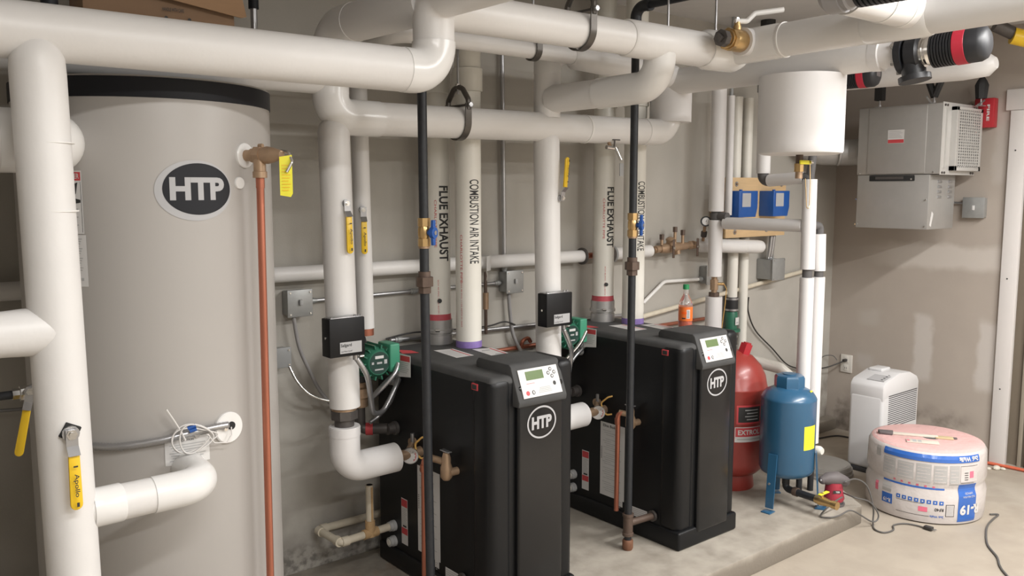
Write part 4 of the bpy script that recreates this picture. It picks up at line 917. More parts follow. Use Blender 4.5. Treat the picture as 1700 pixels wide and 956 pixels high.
b.prof((mx_(0), Y_, Zm - .012), (mx_(.16), Y_, Zm - .008), [(0, .014), (.2, .014), (.25, .021), (.7, .021), (1, .017)], 'bronze', n=14)
b.prof((mx_(.14), Y_, Zm - .01), (mx_(.74), Y_, Zm), [(0, .022), (.2, .030), (.55, .030), (.8, .024), (1, .022)], 'bronze', n=20)
b.prof((mx_(.36), Y_, Zm), (mx_(.36), Y_ - .01, Zm + .055), [(0, .026), (.6, .024), (.62, .030), (.8, .03), (1, .016)], 'bronze', n=16)
b.prof((mx_(.50), Y_, Zm), (mx_(.52), Y_ - .01, Zm - .045), [(0, .022), (1, .018)], 'bronze', n=14)
b.prof((mx_(.74), Y_, Zm), (mx_(1), Y_, Zm + .004), [(0, .018), (.3, .018), (.35, .025), (.7, .025), (.75, .018), (1, .018)], 'bronze', n=12); b.build('valve_body', t)
for f_, h in ((.14, .075), (.44, .115), (.62, .095)):
    b = B(); b.cyl((mx_(f_), Y_ - .012, Zm + .015), (mx_(f_), Y_ - .012, Zm + h - .025), .009, 'bronze', n=10); b.cyl((mx_(f_), Y_ - .012, Zm + h - .03), (mx_(f_), Y_ - .012, Zm + h), .013, 'fitting', n=8); b.build('test_cock', t)
for f_ in (.30, .86):
    b = B(); b.cyl((mx_(f_), Y_ - .02, Zm - .004), (mx_(f_), Y_ - .045, Zm - .004), .012, 'bronze', n=12); b.box(mx_(f_) - .009, Y_ - .052, Zm - .062, mx_(f_) + .009, Y_ - .046, Zm + .045, 'fitting', .003); b.cyl((mx_(f_), Y_ - .052, Zm - .004), (mx_(f_), Y_ - .058, Zm - .004), .008, 'chrome', n=6); b.build('valve_handle', t)
t = thing('insulated_pipe', (4.3, 3.22, 1.36), 'thicker white pipe with rounded end on the back wall, right of the bronze valves', 'pipe')
b = B(); b.tube([(4.125, 3.275, 1.425), (4.145, 3.262, 1.42), (4.62, 3.20, 1.395), (4.655, 3.197, 1.394), (4.672, 3.195, 1.393), (4.683, 3.194, 1.393)], [.030, .042, .042, .038, .026, .006], 'jacket', n=32); b.build('pipe_run', t)
band((4.50, 3.216, 1.401), (1, -.13, 0), .0432, t, .004)
t = thing('pressure_gauge', (4.12, 3.26, 1.45), 'small black-rimmed gauge above the bronze valve assembly', 'gauge')
gc = Vector((4.09, 3.19, 1.567)); gd = Vector((-.70, -.71, 0)); ge = Vector((.71, -.70, 0))
B().prof(gc - gd * .02, gc + gd * .008, [(0, .028), (.7, .031), (1, .031)], 'blackpaint', n=28).build('case', t)
mp = plane_map(gc + gd * .0085, ge, (0, 0, 1)); b = B(); b.flat(ell(.0225, .0225, 24), 'sticker', mp); b.flat([(-.002, -.003), (.002, -.003), (.008, .017)], 'print', mp, None, .0006); b.build('dial', t)
b = B(); b.cyl((4.102, 3.205, 1.54), (4.12, 3.23, 1.45), .009, 'bronze', n=10); b.cyl((4.11, 3.215, 1.505), (4.116, 3.223, 1.475), .018, 'greyfit', n=8); b.build('stem', t)

def jbox(x0, x1, z0, z1, y0, label, sw=True, plate='steelbox'):
    t = thing('junction_box', ((x0 + x1) / 2, 3.34, z0), label, 'electrical box')
    b = B(); b.box(x0 + .006, y0 + .008, z0 + .006, x1 - .006, 3.36, z1 - .006, 'steelbox', .006, 2); b.build('box_body', t)
    b = B(); b.box(x0, y0, z0, x1, y0 + .010, z1, plate, .004, 2)
    for cx in (x0 + .012, x1 - .012):
        for cz in (z0 + .012, z1 - .012): b.cyl((cx, y0, cz), (cx, y0 - .003, cz), .004, 'chrome', n=8)
    if sw: b.box((x0 + x1) / 2 - .007, y0 - .012, (z0 + z1) / 2 - .008, (x0 + x1) / 2 + .007, y0, (z0 + z1) / 2 + .016, 'greyprint', .003)
    b.build('cover_plate', t)
    return t
jbox(1.512, 1.625, 1.226, 1.340, 3.29, 'grey switch box on the back wall beside the grey tank')
jbox(1.44, 1.525, 1.02, 1.105, 3.295, 'plain grey box low on the back wall, half hidden by the tank', sw=False, plate='greyplate')
jbox(2.665, 2.775, 1.238, 1.352, 3.285, 'grey switch box on the back wall between the boilers')
jbox(4.25, 4.33, 1.17, 1.29, 3.295, 'small grey box behind the thin insulated drop pipe', sw=False)
jbox(4.845, 4.985, 1.16, 1.305, 3.23, 'grey box under the plywood board', sw=False)
def conduit(path, r, label, m='steel', fil=.08, cps=()):
    t = thing('conduit', path[0], label, 'conduit'); B().tube(path, r, m, n=16, fillet=fil, fn=8).build('tube', t)
    for p, d in cps:
        p, d = Vector(p), Vector(d).normalized(); b = B(); b.prof(p - d * .018, p + d * .018, [(0, r * 1.3), (.3, r * 1.3), (.32, r * 1.6), (.68, r * 1.6), (.7, r * 1.3), (1, r * 1.3)], 'steelbox', n=12); b.build('connector', t)
conduit([(1.625, 3.335, 1.283), (2.665, 3.335, 1.290)], .0085, 'straight conduit between the two grey switch boxes', cps=[((1.645, 3.335, 1.283), (1, 0, 0)), ((2.15, 3.335, 1.286), (1, 0, 0)), ((2.645, 3.335, 1.29), (1, 0, 0))])
conduit([(2.69, 3.335, 1.352), (2.672, 3.335, 2.74)], .011, 'vertical conduit rising up the wall from the middle switch box', cps=[((2.69, 3.335, 1.365), (0, 0, 1))])
conduit([(2.02, 3.33, 1.072), (3.60, 3.33, 1.045)], .011, 'low horizontal conduit behind the boilers', cps=[((2.06, 3.33, 1.071), (1, 0, 0))])
flex([(2.0, 3.335, 1.08), (2.12, 3.31, 1.098), (2.3, 3.30, 1.092), (2.55, 3.305, 1.085), (2.66, 3.30, 1.098), (2.735, 3.305, 1.075)], .004, 'black cord tied along the low conduit behind the boilers', cat='cord', name='power_cord', m='cord', ribs=False)
conduit([(3.72, 3.335, 1.10), (3.90, 3.335, 1.212), (4.25, 3.335, 1.204)], .0105, 'bent conduit on the wall above the soda bottle', m='tape', cps=[((4.235, 3.335, 1.204), (1, 0, 0))])
t = thing('drain_pipe', (3.6, 3.31, 1.0), 'thin cream pipe sloping up the back wall to the right', 'pipe')
B().cyl((3.60, 3.325, 1.012), (5.42, 3.335, 1.192), .0145, 'dirty_pvc', n=18).build('pipe_run', t)
b = B(); b.cyl((4.66, 3.33, 1.117), (4.69, 3.33, 1.12), .020, 'steelbox', n=14); b.build('strap', t)
t = thing('copper_pipe', (2.65, 3.33, .93), 'thin copper pipe along the back wall behind the boilers', 'pipe')
B().cyl((2.45, 3.335, .948), (4.32, 3.335, .955), .011, 'copper', n=14).build('pipe_run', t)
b = B(); b.tube([(2.80, 3.335, .95), (2.80, 3.325, .985), (2.84, 3.325, .995), (2.86, 3.33, .97)], .010, 'copper', n=10, fillet=.02); b.build('pipe_bracket', t)
flex([(1.545, 3.31, 1.23), (1.566, 3.31, 1.10), (1.609, 3.31, .993), (1.654, 3.30, .895), (1.72, 3.27, .80)], .008, 'dull grey cable hanging from the switch box beside the tank', m='machine' if 'machine' in M else 'purplegrey', ribs=False)
flex([(1.51, 3.29, 1.025), (1.535, 3.27, .96), (1.582, 3.25, .902), (1.663, 3.24, .865), (1.74, 3.22, .86)], .0065, 'bright armoured cable curving from the low grey box to the riser', m='chrome')
flex([(2.705, 3.32, 1.24), (2.715, 3.32, 1.133), (2.731, 3.315, 1.024), (2.785, 3.31, .925), (2.83, 3.30, .86)], .0095, 'tan cable hanging from the middle switch box down behind the boiler', m='purplegrey', ribs=False)
t = thing('drain_line', (2.50, 3.26, 1.06), 'slim bronze pipe with white tag, right of the front air pipe', 'pipe')
b = B(); b.cyl((2.507, 3.25, 1.06), (2.505, 3.25, 1.36), .008, 'fitting', n=12); b.cyl((2.507, 3.25, 1.18), (2.507, 3.25, 1.26), .014, 'bronze', n=12); b.build('pipe_run', t)
b = B(); b.prism([(-.012, 0), (.012, .003), (.012, .075), (-.012, .07)], ((2.512, 3.235, 1.365), (1, 0, .0), (0, 0, 1)), .002, 'sticker'); b.tube([(2.508, 3.245, 1.37), (2.508, 3.24, 1.34), (2.506, 3.245, 1.31)], .002, 'chrome', n=6); part(b.build('tag', t), 'white tag on a chain')
# condensate drain of the near boiler
t = thing('drain_pipe', (1.7, 3.2, .26), 'rust stained cream drain pipe with stand pipe, low beside the front boiler', 'pipe')
r_ = .0165
b = B(); b.tube([(1.885, 3.145, .285), (1.642, 3.131, .283), (1.634, 3.315, .283), (2.10, 3.315, .283)], r_, 'dirty_pvc', n=18, fillet=.018); b.build('pipe_run', t)
b = B(); b.cyl((1.79, 3.1395, .27), (1.79, 3.1395, .34), .0215, 'rust_pvc', n=18); b.cyl((1.755, 3.1375, .284), (1.825, 3.1415, .284), .0215, 'rust_pvc', n=18); b.build('tee', t)
b = B(); b.cyl((1.79, 3.1395, .33), (1.79, 3.1395, .498), .0165, 'dirty_pvc', n=18); b.cyl((1.79, 3.1395, .497), (1.79, 3.1395, .499), .013, 'hole', n=16); b.box(1.787, 3.1215, .33, 1.796, 3.124, .49, 'rust_pvc'); b.build('stand_pipe', t)
for p, d in (((1.642, 3.150, .283), (0, 1, 0)), ((1.665, 3.1325, .283), (1, 0, 0)), ((1.634, 3.295, .283), (0, 1, 0)), ((1.66, 3.315, .283), (1, 0, 0))):
    p, d = Vector(p), Vector(d); B().cyl(p - d * .016, p + d * .016, .0205, 'dirty_pvc', n=18).build('elbow_socket', t)

# soda bottle on the rear boiler
t = thing('soda_bottle', (3.365, 2.735, 1.056), 'clear soda bottle with orange label and green cap on the rear boiler', 'bottle')
p0 = (3.365, 2.735, 1.056); H_ = .225
b = B(); b.prof(p0, (p0[0], p0[1], p0[2] + .205), [(0, .026), (.03, .033), (.12, .0345), (.2, .033), (.5, .0345), (.6, .0345), (.72, .029), (.85, .015), (.9, .0125), (1, .0125)], 'bottleclear', n=28); b.build('bottle_body', t)
part(B().prof((p0[0], p0[1], p0[2] + .004), (p0[0], p0[1], p0[2] + .05), [(0, .024), (.1, .031), (1, .0315)], 'orange', n=28).build('soda', t), 'orange drink left in the bottom')
b = B(); b.prof((p0[0], p0[1], p0[2] + .048), (p0[0], p0[1], p0[2] + .118), [(0, .0352), (1, .0352)], 'orangelab', n=32)
mp = cyl_map(p0[0], p0[1], .0354, -118, p0[2] + .083); b.rect(-.009, -.022, .009, .022, 'sticker', mp, .004, .0003)
for k in range(6): b.rect(-.006, -.018 + k * .0065, .006, -.0155 + k * .0065, 'print', mp, .004, .0007)
mp = cyl_map(p0[0], p0[1], .0354, -150, p0[2] + .083); b.rect(-.012, -.024, .006, -.018, 'print', mp, .004, .0003); b.rect(-.014, .0, .012, .012, 'orange', mp, .004, .0003); part(b.build('label', t), 'orange wrapper')
b = B(); b.prof((p0[0], p0[1], p0[2] + .204), (p0[0], p0[1], p0[2] + .228), [(0, .0155), (.9, .0155), (1, .013)], 'capgreen', n=24); b.build('cap', t)

# ---------------------------------------------------------------- pipe cluster at the right of the rear boiler
t = thing('insulated_pipe', (4.12, 3.14, .6), 'vertical foam covered drop pipe with dark joint and brass valve', 'pipe')
B().cyl((4.12, 3.14, 1.625), (4.12, 3.14, 2.50), .0435, 'foam', n=28).build('upper_sleeve', t)
B().cyl((4.12, 3.14, 1.245), (4.12, 3.14, 1.575), .0405, 'foam', n=28).build('middle_sleeve', t)
B().cyl((4.12, 3.14, .12), (4.12, 3.14, 1.125), .049, 'foam', n=28).build('lower_sleeve', t)
b = B(); b.cyl((4.12, 3.14, 1.57), (4.12, 3.14, 1.63), .028, 'insulgrey', n=16); b.cyl((4.12, 3.14, 1.598), (4.12, 3.06, 1.594), .026, 'insulgrey', n=16); b.cyl((4.12, 3.14, 1.58), (4.12, 3.14, 1.616), .034, 'insulgrey', n=16); b.build('tee_fitting', t)
b = B(); b.cyl((4.12, 3.14, 1.12), (4.12, 3.14, 1.25), .017, 'bronze', n=14); b.cyl((4.12, 3.14, 1.165), (4.12, 3.14, 1.225), .024, 'bronze', n=8); b.cyl((4.12, 3.14, 1.125), (4.12, 3.14, 1.15), .031, 'fitting', n=8); b.cyl((4.12, 3.14, 1.20), (4.16, 3.10, 1.20), .009, 'brass', n=10); b.build('valve', t)
b = B(); b.tube([(4.16, 3.10, 1.20), (4.185, 3.10, 1.17), (4.19, 3.11, 1.08), (4.185, 3.13, .9)], .0025, 'yellowhose', n=6, fillet=.02); b.build('wire', t)
t = thing('insulated_pipe', (4.12, 2.8, 1.5), 'horizontal foam covered pipe under the two blue boxes', 'pipe')
B().cyl((4.12, 3.075, 1.558), (4.12, 2.57, 1.560), .0345, 'foam', n=28).build('pipe_run', t)
t = thing('insulated_pipe', (4.12, 2.535, .5), 'tall foam covered pipe behind the blue tank, dark joint at mid height', 'pipe')
B().cyl((4.12, 2.535, 1.330), (4.12, 2.54, 1.805), .0375, 'foam', n=28).build('upper_sleeve', t)
B().cyl((4.12, 2.535, .42), (4.12, 2.535, 1.285), .0375, 'foam', n=28).build('lower_sleeve', t)
B().cyl((4.12, 2.535, 1.28), (4.12, 2.535, 1.335), .026, 'insulgrey', n=18).build('joint', t); B().cyl((4.12, 2.535, .10), (4.12, 2.535, .43), .0165, 'iron', n=14).build('foot', t)
t = thing('insulated_pipe', (4.20, 2.515, .35), 'second foam covered pipe, just right of the tall one behind the blue tank', 'pipe')
B().cyl((4.20, 2.515, 1.318), (4.20, 2.52, 1.515), .0335, 'foam', n=28).build('upper_sleeve', t)
B().cyl((4.20, 2.515, .372), (4.20, 2.515, 1.285), .0335, 'foam', n=28).build('lower_sleeve', t)
B().cyl((4.20, 2.515, 1.28), (4.20, 2.515, 1.322), .024, 'insulgrey', n=18).build('joint', t)
b = B(); b.tube([(4.20, 2.52, 1.51), (4.20, 2.52, 1.56), (4.14, 2.535, 1.56)], .022, 'insulgrey', n=16, fillet=.02); b.build('elbow', t)
b = B(); b.cyl((4.20, 2.515, .375), (4.20, 2.515, .33), .022, 'insulgrey', n=16); b.tube([(4.20, 2.515, .345), (4.20, 2.515, .10)], .0165, 'iron', n=14); b.build('foot', t)
b = B(); b.prof((4.20, 2.49, .335), (4.20, 2.45, .335), [(0, .024), (.6, .026), (1, .018)], 'pvc', n=18); b.build('plug', t)
t = thing('insulated_pipe', (4.12, 2.7, 1.78), 'short foam covered pipe with dark elbows, under the white cylinder', 'pipe')
B().cyl((4.12, 2.83, 1.84), (4.12, 2.83, 2.35), .038, 'foam', n=24).build('drop_sleeve', t)
B().cyl((4.12, 2.79, 1.800), (4.12, 2.575, 1.815), .033, 'foam', n=24).build('pipe_run', t)
b = B(); b.tube([(4.12, 2.83, 1.86), (4.12, 2.83, 1.80), (4.12, 2.77, 1.80)], .030, 'insulgrey', n=16, fillet=.035); b.build('elbow', t)
b = B(); b.tube([(4.12, 2.60, 1.813), (4.12, 2.54, 1.815), (4.12, 2.54, 1.785)], .026, 'insulgrey', n=16, fillet=.02); b.cyl((4.12, 2.54, 1.81), (4.14, 2.54, 1.95), .022, 'insulgrey', n=16); b.build('tee_fitting', t)
t = thing('insulated_pipe', (4.28, 3.19, 1.5), 'narrow foam covered pipe beside the drop pipe, behind the blue boxes', 'pipe')
B().cyl((4.275, 3.17, 1.60), (4.275, 3.17, 2.30), .021, 'foam', n=20).build('pipe_run', t); B().cyl((4.275, 3.17, 2.30), (4.275, 3.17, 2.75), .011, 'greyplate', n=14).build('bare_pipe', t)
def pvcpipe(x, r, label, check):
    t = thing('drain_pipe', (x, 3.31, .10), label, 'pipe')
    if check:
        B().cyl((x, 3.305, 1.055), (x, 3.305, 2.32), r, 'pvc', n=24).build('upper_pipe', t); B().cyl((x, 3.305, .12), (x, 3.305, .80), r, 'pvc', n=24).build('lower_pipe', t)
        for z0, z1 in ((.985, 1.075), (.755, .835)):
            b = B(); b.prof((x, 3.305, z0), (x, 3.305, z1), [(0, r + .006), (.1, r + .007), (.9, r + .007), (1, r + .006)], 'rubber', n=24)
            for zz in (z0 + .010, z1 - .010): b.cyl((x, 3.305, zz - .006), (x, 3.305, zz + .006), r + .0095, 'steel', n=24)
            b.build('rubber_coupling', t)
        b = B(); b.prof((x, 3.305, .835), (x, 3.305, .985), [(0, .03), (.12, .03), (.14, .058), (.24, .058), (.26, .036), (.9, .040), (1, .034)], 'green', n=24); b.build('check_valve', t)
        mp = plane_map((x + .005, 3.262, .92), (1, 0, 0), (0, 0, 1)); b = B(); b.rect(-.02, -.02, .016, .028, 'sticker', mp); b.rect(-.012, -.01, .01, .0, 'greyprint', mp, None, .0008); b.build('label', t)
    else: B().cyl((x, 3.305, .12), (x, 3.305, 2.32), r, 'pvc', n=24).build('pipe_run', t)
pvcpipe(4.520, .033, 'plastic drain pipe with a green check valve and rubber couplings', True)
pvcpipe(4.636, .030, 'plain plastic drain pipe, just right of the one with the check valve', False)
t = thing('pipe_elbow', (4.55, 3.2, 2.25), 'black plastic elbow at the ceiling above the blue boxes', 'pipe fitting')
b = B(); b.tube([(4.515, 3.10, 2.75), (4.515, 3.10, 2.32), (4.60, 3.02, 2.29)], .043, 'rubber', n=24, fillet=.06); b.build('elbow_body', t)
b = B(); b.cyl((4.515, 3.10, 2.33), (4.515, 3.10, 2.375), .050, 'greyplate', n=24); b.build('clamp', t)
t = thing('mounting_board', (4.63, 3.24, 1.455), 'knotty plywood board screwed up behind the two blue boxes', 'board')
b = B(); b.box(4.33, 3.226, 1.457, 4.955, 3.244, 1.825, 'wood', .001); b.build('board', t)
for x in (4.345, 4.90): B().box(x, 3.244, 1.50, x + .04, 3.36, 1.79, 'wood', .001).build('cleat', t)
for x, z in ((4.425, 1.785), (4.42, 1.492), (4.75, 1.498), (4.90, 1.785)):
    b = B(); b.cyl((x, 3.226, z), (x, 3.222, z), .015, 'steel', n=16); b.cyl((x, 3.222, z), (x, 3.216, z), .008, 'bronze', n=6); b.build('screw', t)
def bluebox(x0, x1, label):
    t = thing('control_box', (x0, 3.15, 1.585), label, 'control box', 'blue boxes on the plywood board')
    poly = [(0, .015), (0, .158), (x1 - x0, .158), (x1 - x0, .055), (x1 - x0 - .018, .0), (0.0, .0)]
    b = B(); b.prism(poly, ((x0, 3.226, 1.586), (1, 0, 0), (0, 0, 1)), .105, 'bluebox', bev=.003); b.build('housing', t)
    b = B(); b.cyl(((x0 + x1) / 2, 3.18, 1.742), ((x0 + x1) / 2, 3.18, 1.752), .010, 'bluebox', n=14); b.build('knockout', t)
    mp = plane_map(((x0 + x1) / 2 - .02, 3.1208, 1.686), (1, 0, 0), (0, 0, 1)); b = B(); b.rect(-.042, -.038, .042, .044, 'silver', mp, None, .0004)
    for k in range(7): b.rect(-.034, .030 - k * .010, .030 - (k % 3) * .01, .0325 - k * .010, 'greyprint', mp, None, .0009)
    part(b.build('label', t), 'pale printed label'); part(B().box((x0 + x1) / 2 - .07, 3.1195, 1.64, (x0 + x1) / 2 - .066, 3.121, 1.735, 'navy').build('seam', t), 'moulded seam')
bluebox(4.312, 4.500, 'left blue box on the plywood board')
bluebox(4.665, 4.838, 'right blue box on the plywood board')
flex([(4.86, 3.28, 1.30), (4.862, 3.27, 1.36), (4.862, 3.26, 1.46)], .013, 'left ribbed metal conduit between grey box and plywood board')
flex([(4.895, 3.285, 1.30), (4.897, 3.275, 1.36), (4.897, 3.265, 1.46)], .013, 'right ribbed metal conduit between grey box and plywood board')
conduit([(4.935, 3.30, 1.30), (4.935, 3.30, 1.46)], .009, 'short smooth conduit rising from the grey box under the plywood', cps=[((4.935, 3.30, 1.315), (0, 0, 1))])

# ---------------------------------------------------------------- tanks
RX, RY, RR = 3.946, 2.863, .186
t = thing('expansion_tank', (RX, RY, .10), 'red expansion tank standing between the rear boiler and the blue tank', 'tank')
b = B(); b.prof((RX, RY, .175), (RX, RY, .872), [(0, .10), (.02, .145), (.06, .172), (.12, RR), (.70, RR), (.705, RR + .002), (.715, RR + .002), (.72, RR), (.80, .176), (.88, .150), (.95, .105), (.99, .05), (1, .01)], 'red', n=64); b.build('shell', t)
B().prof((RX, RY, .10), (RX, RY, .20), [(0, .128), (.05, .13), (1, .12)], 'red', n=48).build('base_ring', t)
b = B(); b.cyl((RX + .02, RY - .05, .845), (RX + .035, RY - .062, .905), .036, 'firered', n=6); b.cyl((RX + .035, RY - .062, .9), (RX + .037, RY - .064, .912), .022, 'firered', n=16); part(b.build('valve_cap', t), 'faceted red plastic cap')
mp = cyl_map(RX, RY, RR + .0005, -113, .432); b = B(); b.rect(-.083, -.038, .083, .045, 'sticker', mp, .01, .0003); b.rect(-.079, -.008, .079, .041, 'redprint', mp, .01, .0008); b.text('EXTROL', .132, .028, 'sticker', mp, at=(0, .016), cuts=.01, lift=.0014, bold=.03)
b.rect(-.07, -.025, .07, -.019, 'greyprint', mp, .01, .0008); part(b.build('brand_label', t), 'red and white label')
mp = cyl_map(RX, RY, RR + .0005, -113, .545); b = B(); b.rect(-.076, -.052, .076, .052, 'redprint', mp, .01, .0003); b.rect(-.066, -.042, .066, .042, 'print', mp, .01, .0009)
for k in range(4): b.rect(-.03 + (k % 2) * .01, .022 - k * .017, .05, .028 - k * .017, 'greyprint', mp, .01, .0014)
part(b.build('data_plate', t), 'dark data plate')
t = thing('drain_pipe', (4.25, 2.84, .66), 'pale plastic elbow pipe between the red tank and the foam pipes', 'pipe')
B().tube([(4.16, 3.0, .775), (4.20, 2.92, .765), (4.27, 2.78, .735), (4.30, 2.72, .68), (4.30, 2.72, .10)], .033, 'pvc', n=20, fillet=.05).build('pipe_run', t)
BX, BY, BR = 3.912, 2.485, .140
t = thing('expansion_tank', (BX, BY, .10), 'blue three-legged tank at the front of the pad', 'tank')
b = B(); b.prof((BX, BY, .262), (BX, BY, .735), [(0, .05), (.012, .105), (.045, .130), (.09, BR), (.86, BR), (.87, BR + .001), (.885, BR - .002), (.90, BR - .006), (.95, .118), (1, .072)], 'blue', n=64); b.build('shell', t)
b = B(); b.prof((BX, BY, .72), (BX, BY, .797), [(0, .070), (.1, .077), (.8, .077), (.95, .071), (1, .06)], 'blue', n=8, turn0=.4); b.cyl((BX, BY, .795), (BX, BY, .802), .035, 'blue', n=20); b.build('top_cap', t)
for a in (184.8, -62.6, 51.0):
    ca, sa = math.cos(math.radians(a)), math.sin(math.radians(a)); Rm = Matrix.Translation((BX, BY, 0)) @ Matrix.Rotation(math.radians(a), 4, 'Z')
    b = B(); b.prism([(-.022, .118), (.022, .118), (.024, .40), (-.024, .40)], ((.150, 0, 0), (0, 1, 0), (0, 0, 1)), .006, 'blue')
    for i in range(len(b.v)):
        v = Vector(b.v[i]); k = 1 - (v.z - .1) / .3; v.x += .022 * k - .008; b.v[i] = tuple(Rm @ v)
    b.box(.150, -.026, .10, .205, .026, .106, 'blue', .001, xf=Rm); b.cyl(tuple(Rm @ Vector((.172, 0, .25))), tuple(Rm @ Vector((.178, 0, .25))), .006, 'steel', n=8)
    b.build('leg', t)
mp = cyl_map(BX, BY, BR + .0005, -92, .49); b = B(); b.rect(-.05, -.062, .036, .062, 'tag', mp, .008, .0004)
for k in range(12): b.rect(-.04, .050 - k * .009, .026 - (k % 3) * .006, .0525 - k * .009, 'yellow', mp, .008, .0009)
part(b.build('label', t), 'yellow paper label')
mp = plane_map((BX + .02, BY - .108, .708), (1, -.25, 0), (-.1, -.35, -.9)); b = B(); b.prism([(-.018, -.012), (.02, -.01), (.018, .012), (-.018, .010)], ((BX + .045, BY - .104, .712), (.95, .25, -.1), (-.15, .55, .8)), .001, 'tag'); b.build('sticker', t)
b = B(); b.cyl((BX, BY, .27), (BX, BY, .21), .020, 'iron', n=16); b.tube([(BX, BY, .225), (BX, BY, .185), (BX - .01, BY - .05, .185), (BX - .022, BY - .20, .185)], .0185, 'iron', n=16, fillet=.025); b.cyl((BX - .008, BY - .055, .185), (BX - .010, BY - .08, .185), .0235, 'fitting', n=14); b.build('outlet_pipe', t)
b = B(); v0 = Vector((BX - .022, BY - .19, .185)); v1 = Vector((BX - .032, BY - .315, .185)); b.prof(v0, v1, [(0, .021), (.15, .021), (.17, .025), (.4, .022), (.6, .019), (.75, .017), (.77, .021), (1, .021)], 'brass', n=10); b.build('ball_valve', t)
b = B(); b.box(BX - .05, BY - .235, .218, BX + .03, BY - .215, .224, 'tag', .002); b.cyl((BX - .024, BY - .225, .2), (BX - .024, BY - .225, .226), .008, 'brass', n=10); part(b.build('valve_handle', t), 'yellow lever')

# ---------------------------------------------------------------- floor things at right
t = thing('sump_lid', (4.81, 2.80, 0), 'round grey sump cover on the floor behind the blue tank', 'lid')
B().prof((4.80, 2.80, 0), (4.80, 2.80, .062), [(0, .185), (.3, .185), (.35, .178), (.7, .18), (.72, .172), (1, .168)], 'lidgrey', n=56).build('cover', t)
B().prof((4.80, 2.80, .058), (4.80, 2.80, .0645), [(0, .15), (.9, .15), (1, .145)], 'lidgrey', n=48).build('raised_disc', t)
t = thing('dehumidifier', (5.2, 2.63, 0), 'white dehumidifier standing in the far corner', 'dehumidifier')
DX0, DX1, DY0, DY1 = 4.99, 5.45, 2.525, 2.745
b = B(); b.box(DX0, DY0, .03, DX1, DY1, .50, 'dehum', .022, 4); b.build('body', t)
b = B(); prf = [(DX0 + .002, .46), (DX0 + .002, .555), (DX0 + .03, .585), (DX0 + .20, .622), (DX0 + .34, .612), (DX1 - .03, .575), (DX1 - .002, .54), (DX1 - .002, .46)]
b.prism([(x, z) for x, z in prf][::-1], ((0, DY1 - .001, 0), (1, 0, 0), (0, 0, 1)), -(DY1 - DY0 - .002) if False else (DY1 - DY0 - .002), 'dehum', bev=.012)
b.build('top_housing', t)
part(B().box(DX0 + .004, DY0 + .012, 0, DX1 - .01, DY1 - .004, .032, 'slot', .003).build('base', t), 'dark recessed base')
for k in range(17):
    z = .290 + k * .0125; bb = B(); bb.box(DX0 + .07, DY0 - .0015, z, DX1 - .03, DY0 + .004, z + .0048, 'slot'); bb.build('louvre_slot', t)
t2 = B(); tm = plane_map((DX0 + .045, DY0 + .105, .571), (0, -1, 0), (.98, 0, .17)); t2.prism([(-.03, 0), (.085, 0), (.085, .30), (-.03, .30)] if False else [(-.02, .01), (.088, .01), (.088, .17), (-.02, .17)], ((DX0 + .022, DY0 + .105, .5845), (0, -1, 0), (.985, 0, .174)), .003, 'dehumpanel')
for k in range(5): t2.flat(ell(.007, .007, 14, .065, .03 + k * .03), 'slot', plane_map((DX0 + .022, DY0 + .105, .5845), (0, -1, 0), (.985, 0, .174)), None, .0036)
part(t2.build('control_panel', t), 'grey button panel')
b = B(); b.box(DX0 + .17, DY1 - .115, .615, DX0 + .28, DY1 - .03, .634, 'dehum', .006, 3); b.build('carry_handle', t)

IX, IY, IR = 4.722, 2.13, .300
roll = thing('insulation_roll', (IX, IY, 0), 'large plastic wrapped roll of pink insulation on the floor', 'insulation roll')
H_ = .392
b = B(); pr = [(0, IR - .03), (.02, IR - .006), (.08, IR), (.40, IR + .003), (.485, IR - .009), (.52, IR - .008), (.58, IR + .001), (.92, IR - .004), (.97, IR - .014), (1, IR - .035)]
b.prof((IX, IY, 0), (IX, IY, H_), pr, 'wrap', n=96); b.build('wrapped_bundle', roll)
b = B(); b.prof((IX, IY, H_ - .012), (IX, IY, H_ + .004), [(0, IR - .016), (.5, IR - .022), (1, IR - .05)], 'pink', n=72)
for k in range(7): pass
part(b.build('pink_face', roll), 'pink fibreglass seen through the wrap'); part(B().cyl((IX + .0, IY - .02, H_ - .01), (IX, IY - .02, H_ + .0055), .045, 'slot', n=28).build('core_hole', roll), 'dark core hole')
def rad(z):
    f = z / H_
    for (a, ra), (c, rc) in zip(pr, pr[1:]):
        if a <= f <= c: return ra + (rc - ra) * (f - a) / (c - a)
    return IR
def roll_map(a0):
    a0 = math.radians(a0)
    return lambda a, z, l: Vector((IX + (rad(z) + l) * math.cos(a0 + a / IR), IY + (rad(z) + l) * math.sin(a0 + a / IR), z))
mp = roll_map(-155.7)        # faces the viewer
def zrect(b, a0, z0, a1, z1, m, lift):
    n = max(1, int((z1 - z0) / .012))
    for k in range(n): b.rect(a0, z0 + (z1 - z0) * k / n, a1, z0 + (z1 - z0) * (k + 1) / n, m, mp, .012, lift)
b = B(); zrect(b, -.225, .338, .30, .374, 'wrapblue', .0034); b.text('2x6 Walls', .12, .024, 'sticker', mp, at=(.225, .357), rot=PI, cuts=.01, lift=.0056, bold=.03); part(b.build('blue_band', roll), 'blue printed band')
b = B()
for k, (a0, a1) in enumerate(((-.225, -.150), (-.138, -.055), (-.043, .03), (.042, .108), (.12, .172))):
    zrect(b, a0, .235 - .004 * k, a1, .324 - .004 * (k % 2), 'wrapgrey', .0010)
    for q in range(9): b.rect(a0 + .006, .244 - .004 * k + q * .0085, a1 - .006 - (q * 7 % 4) * .008, .2475 - .004 * k + q * .0085, 'greyprint' if q % 2 else 'wrap', mp, .012, .0018)
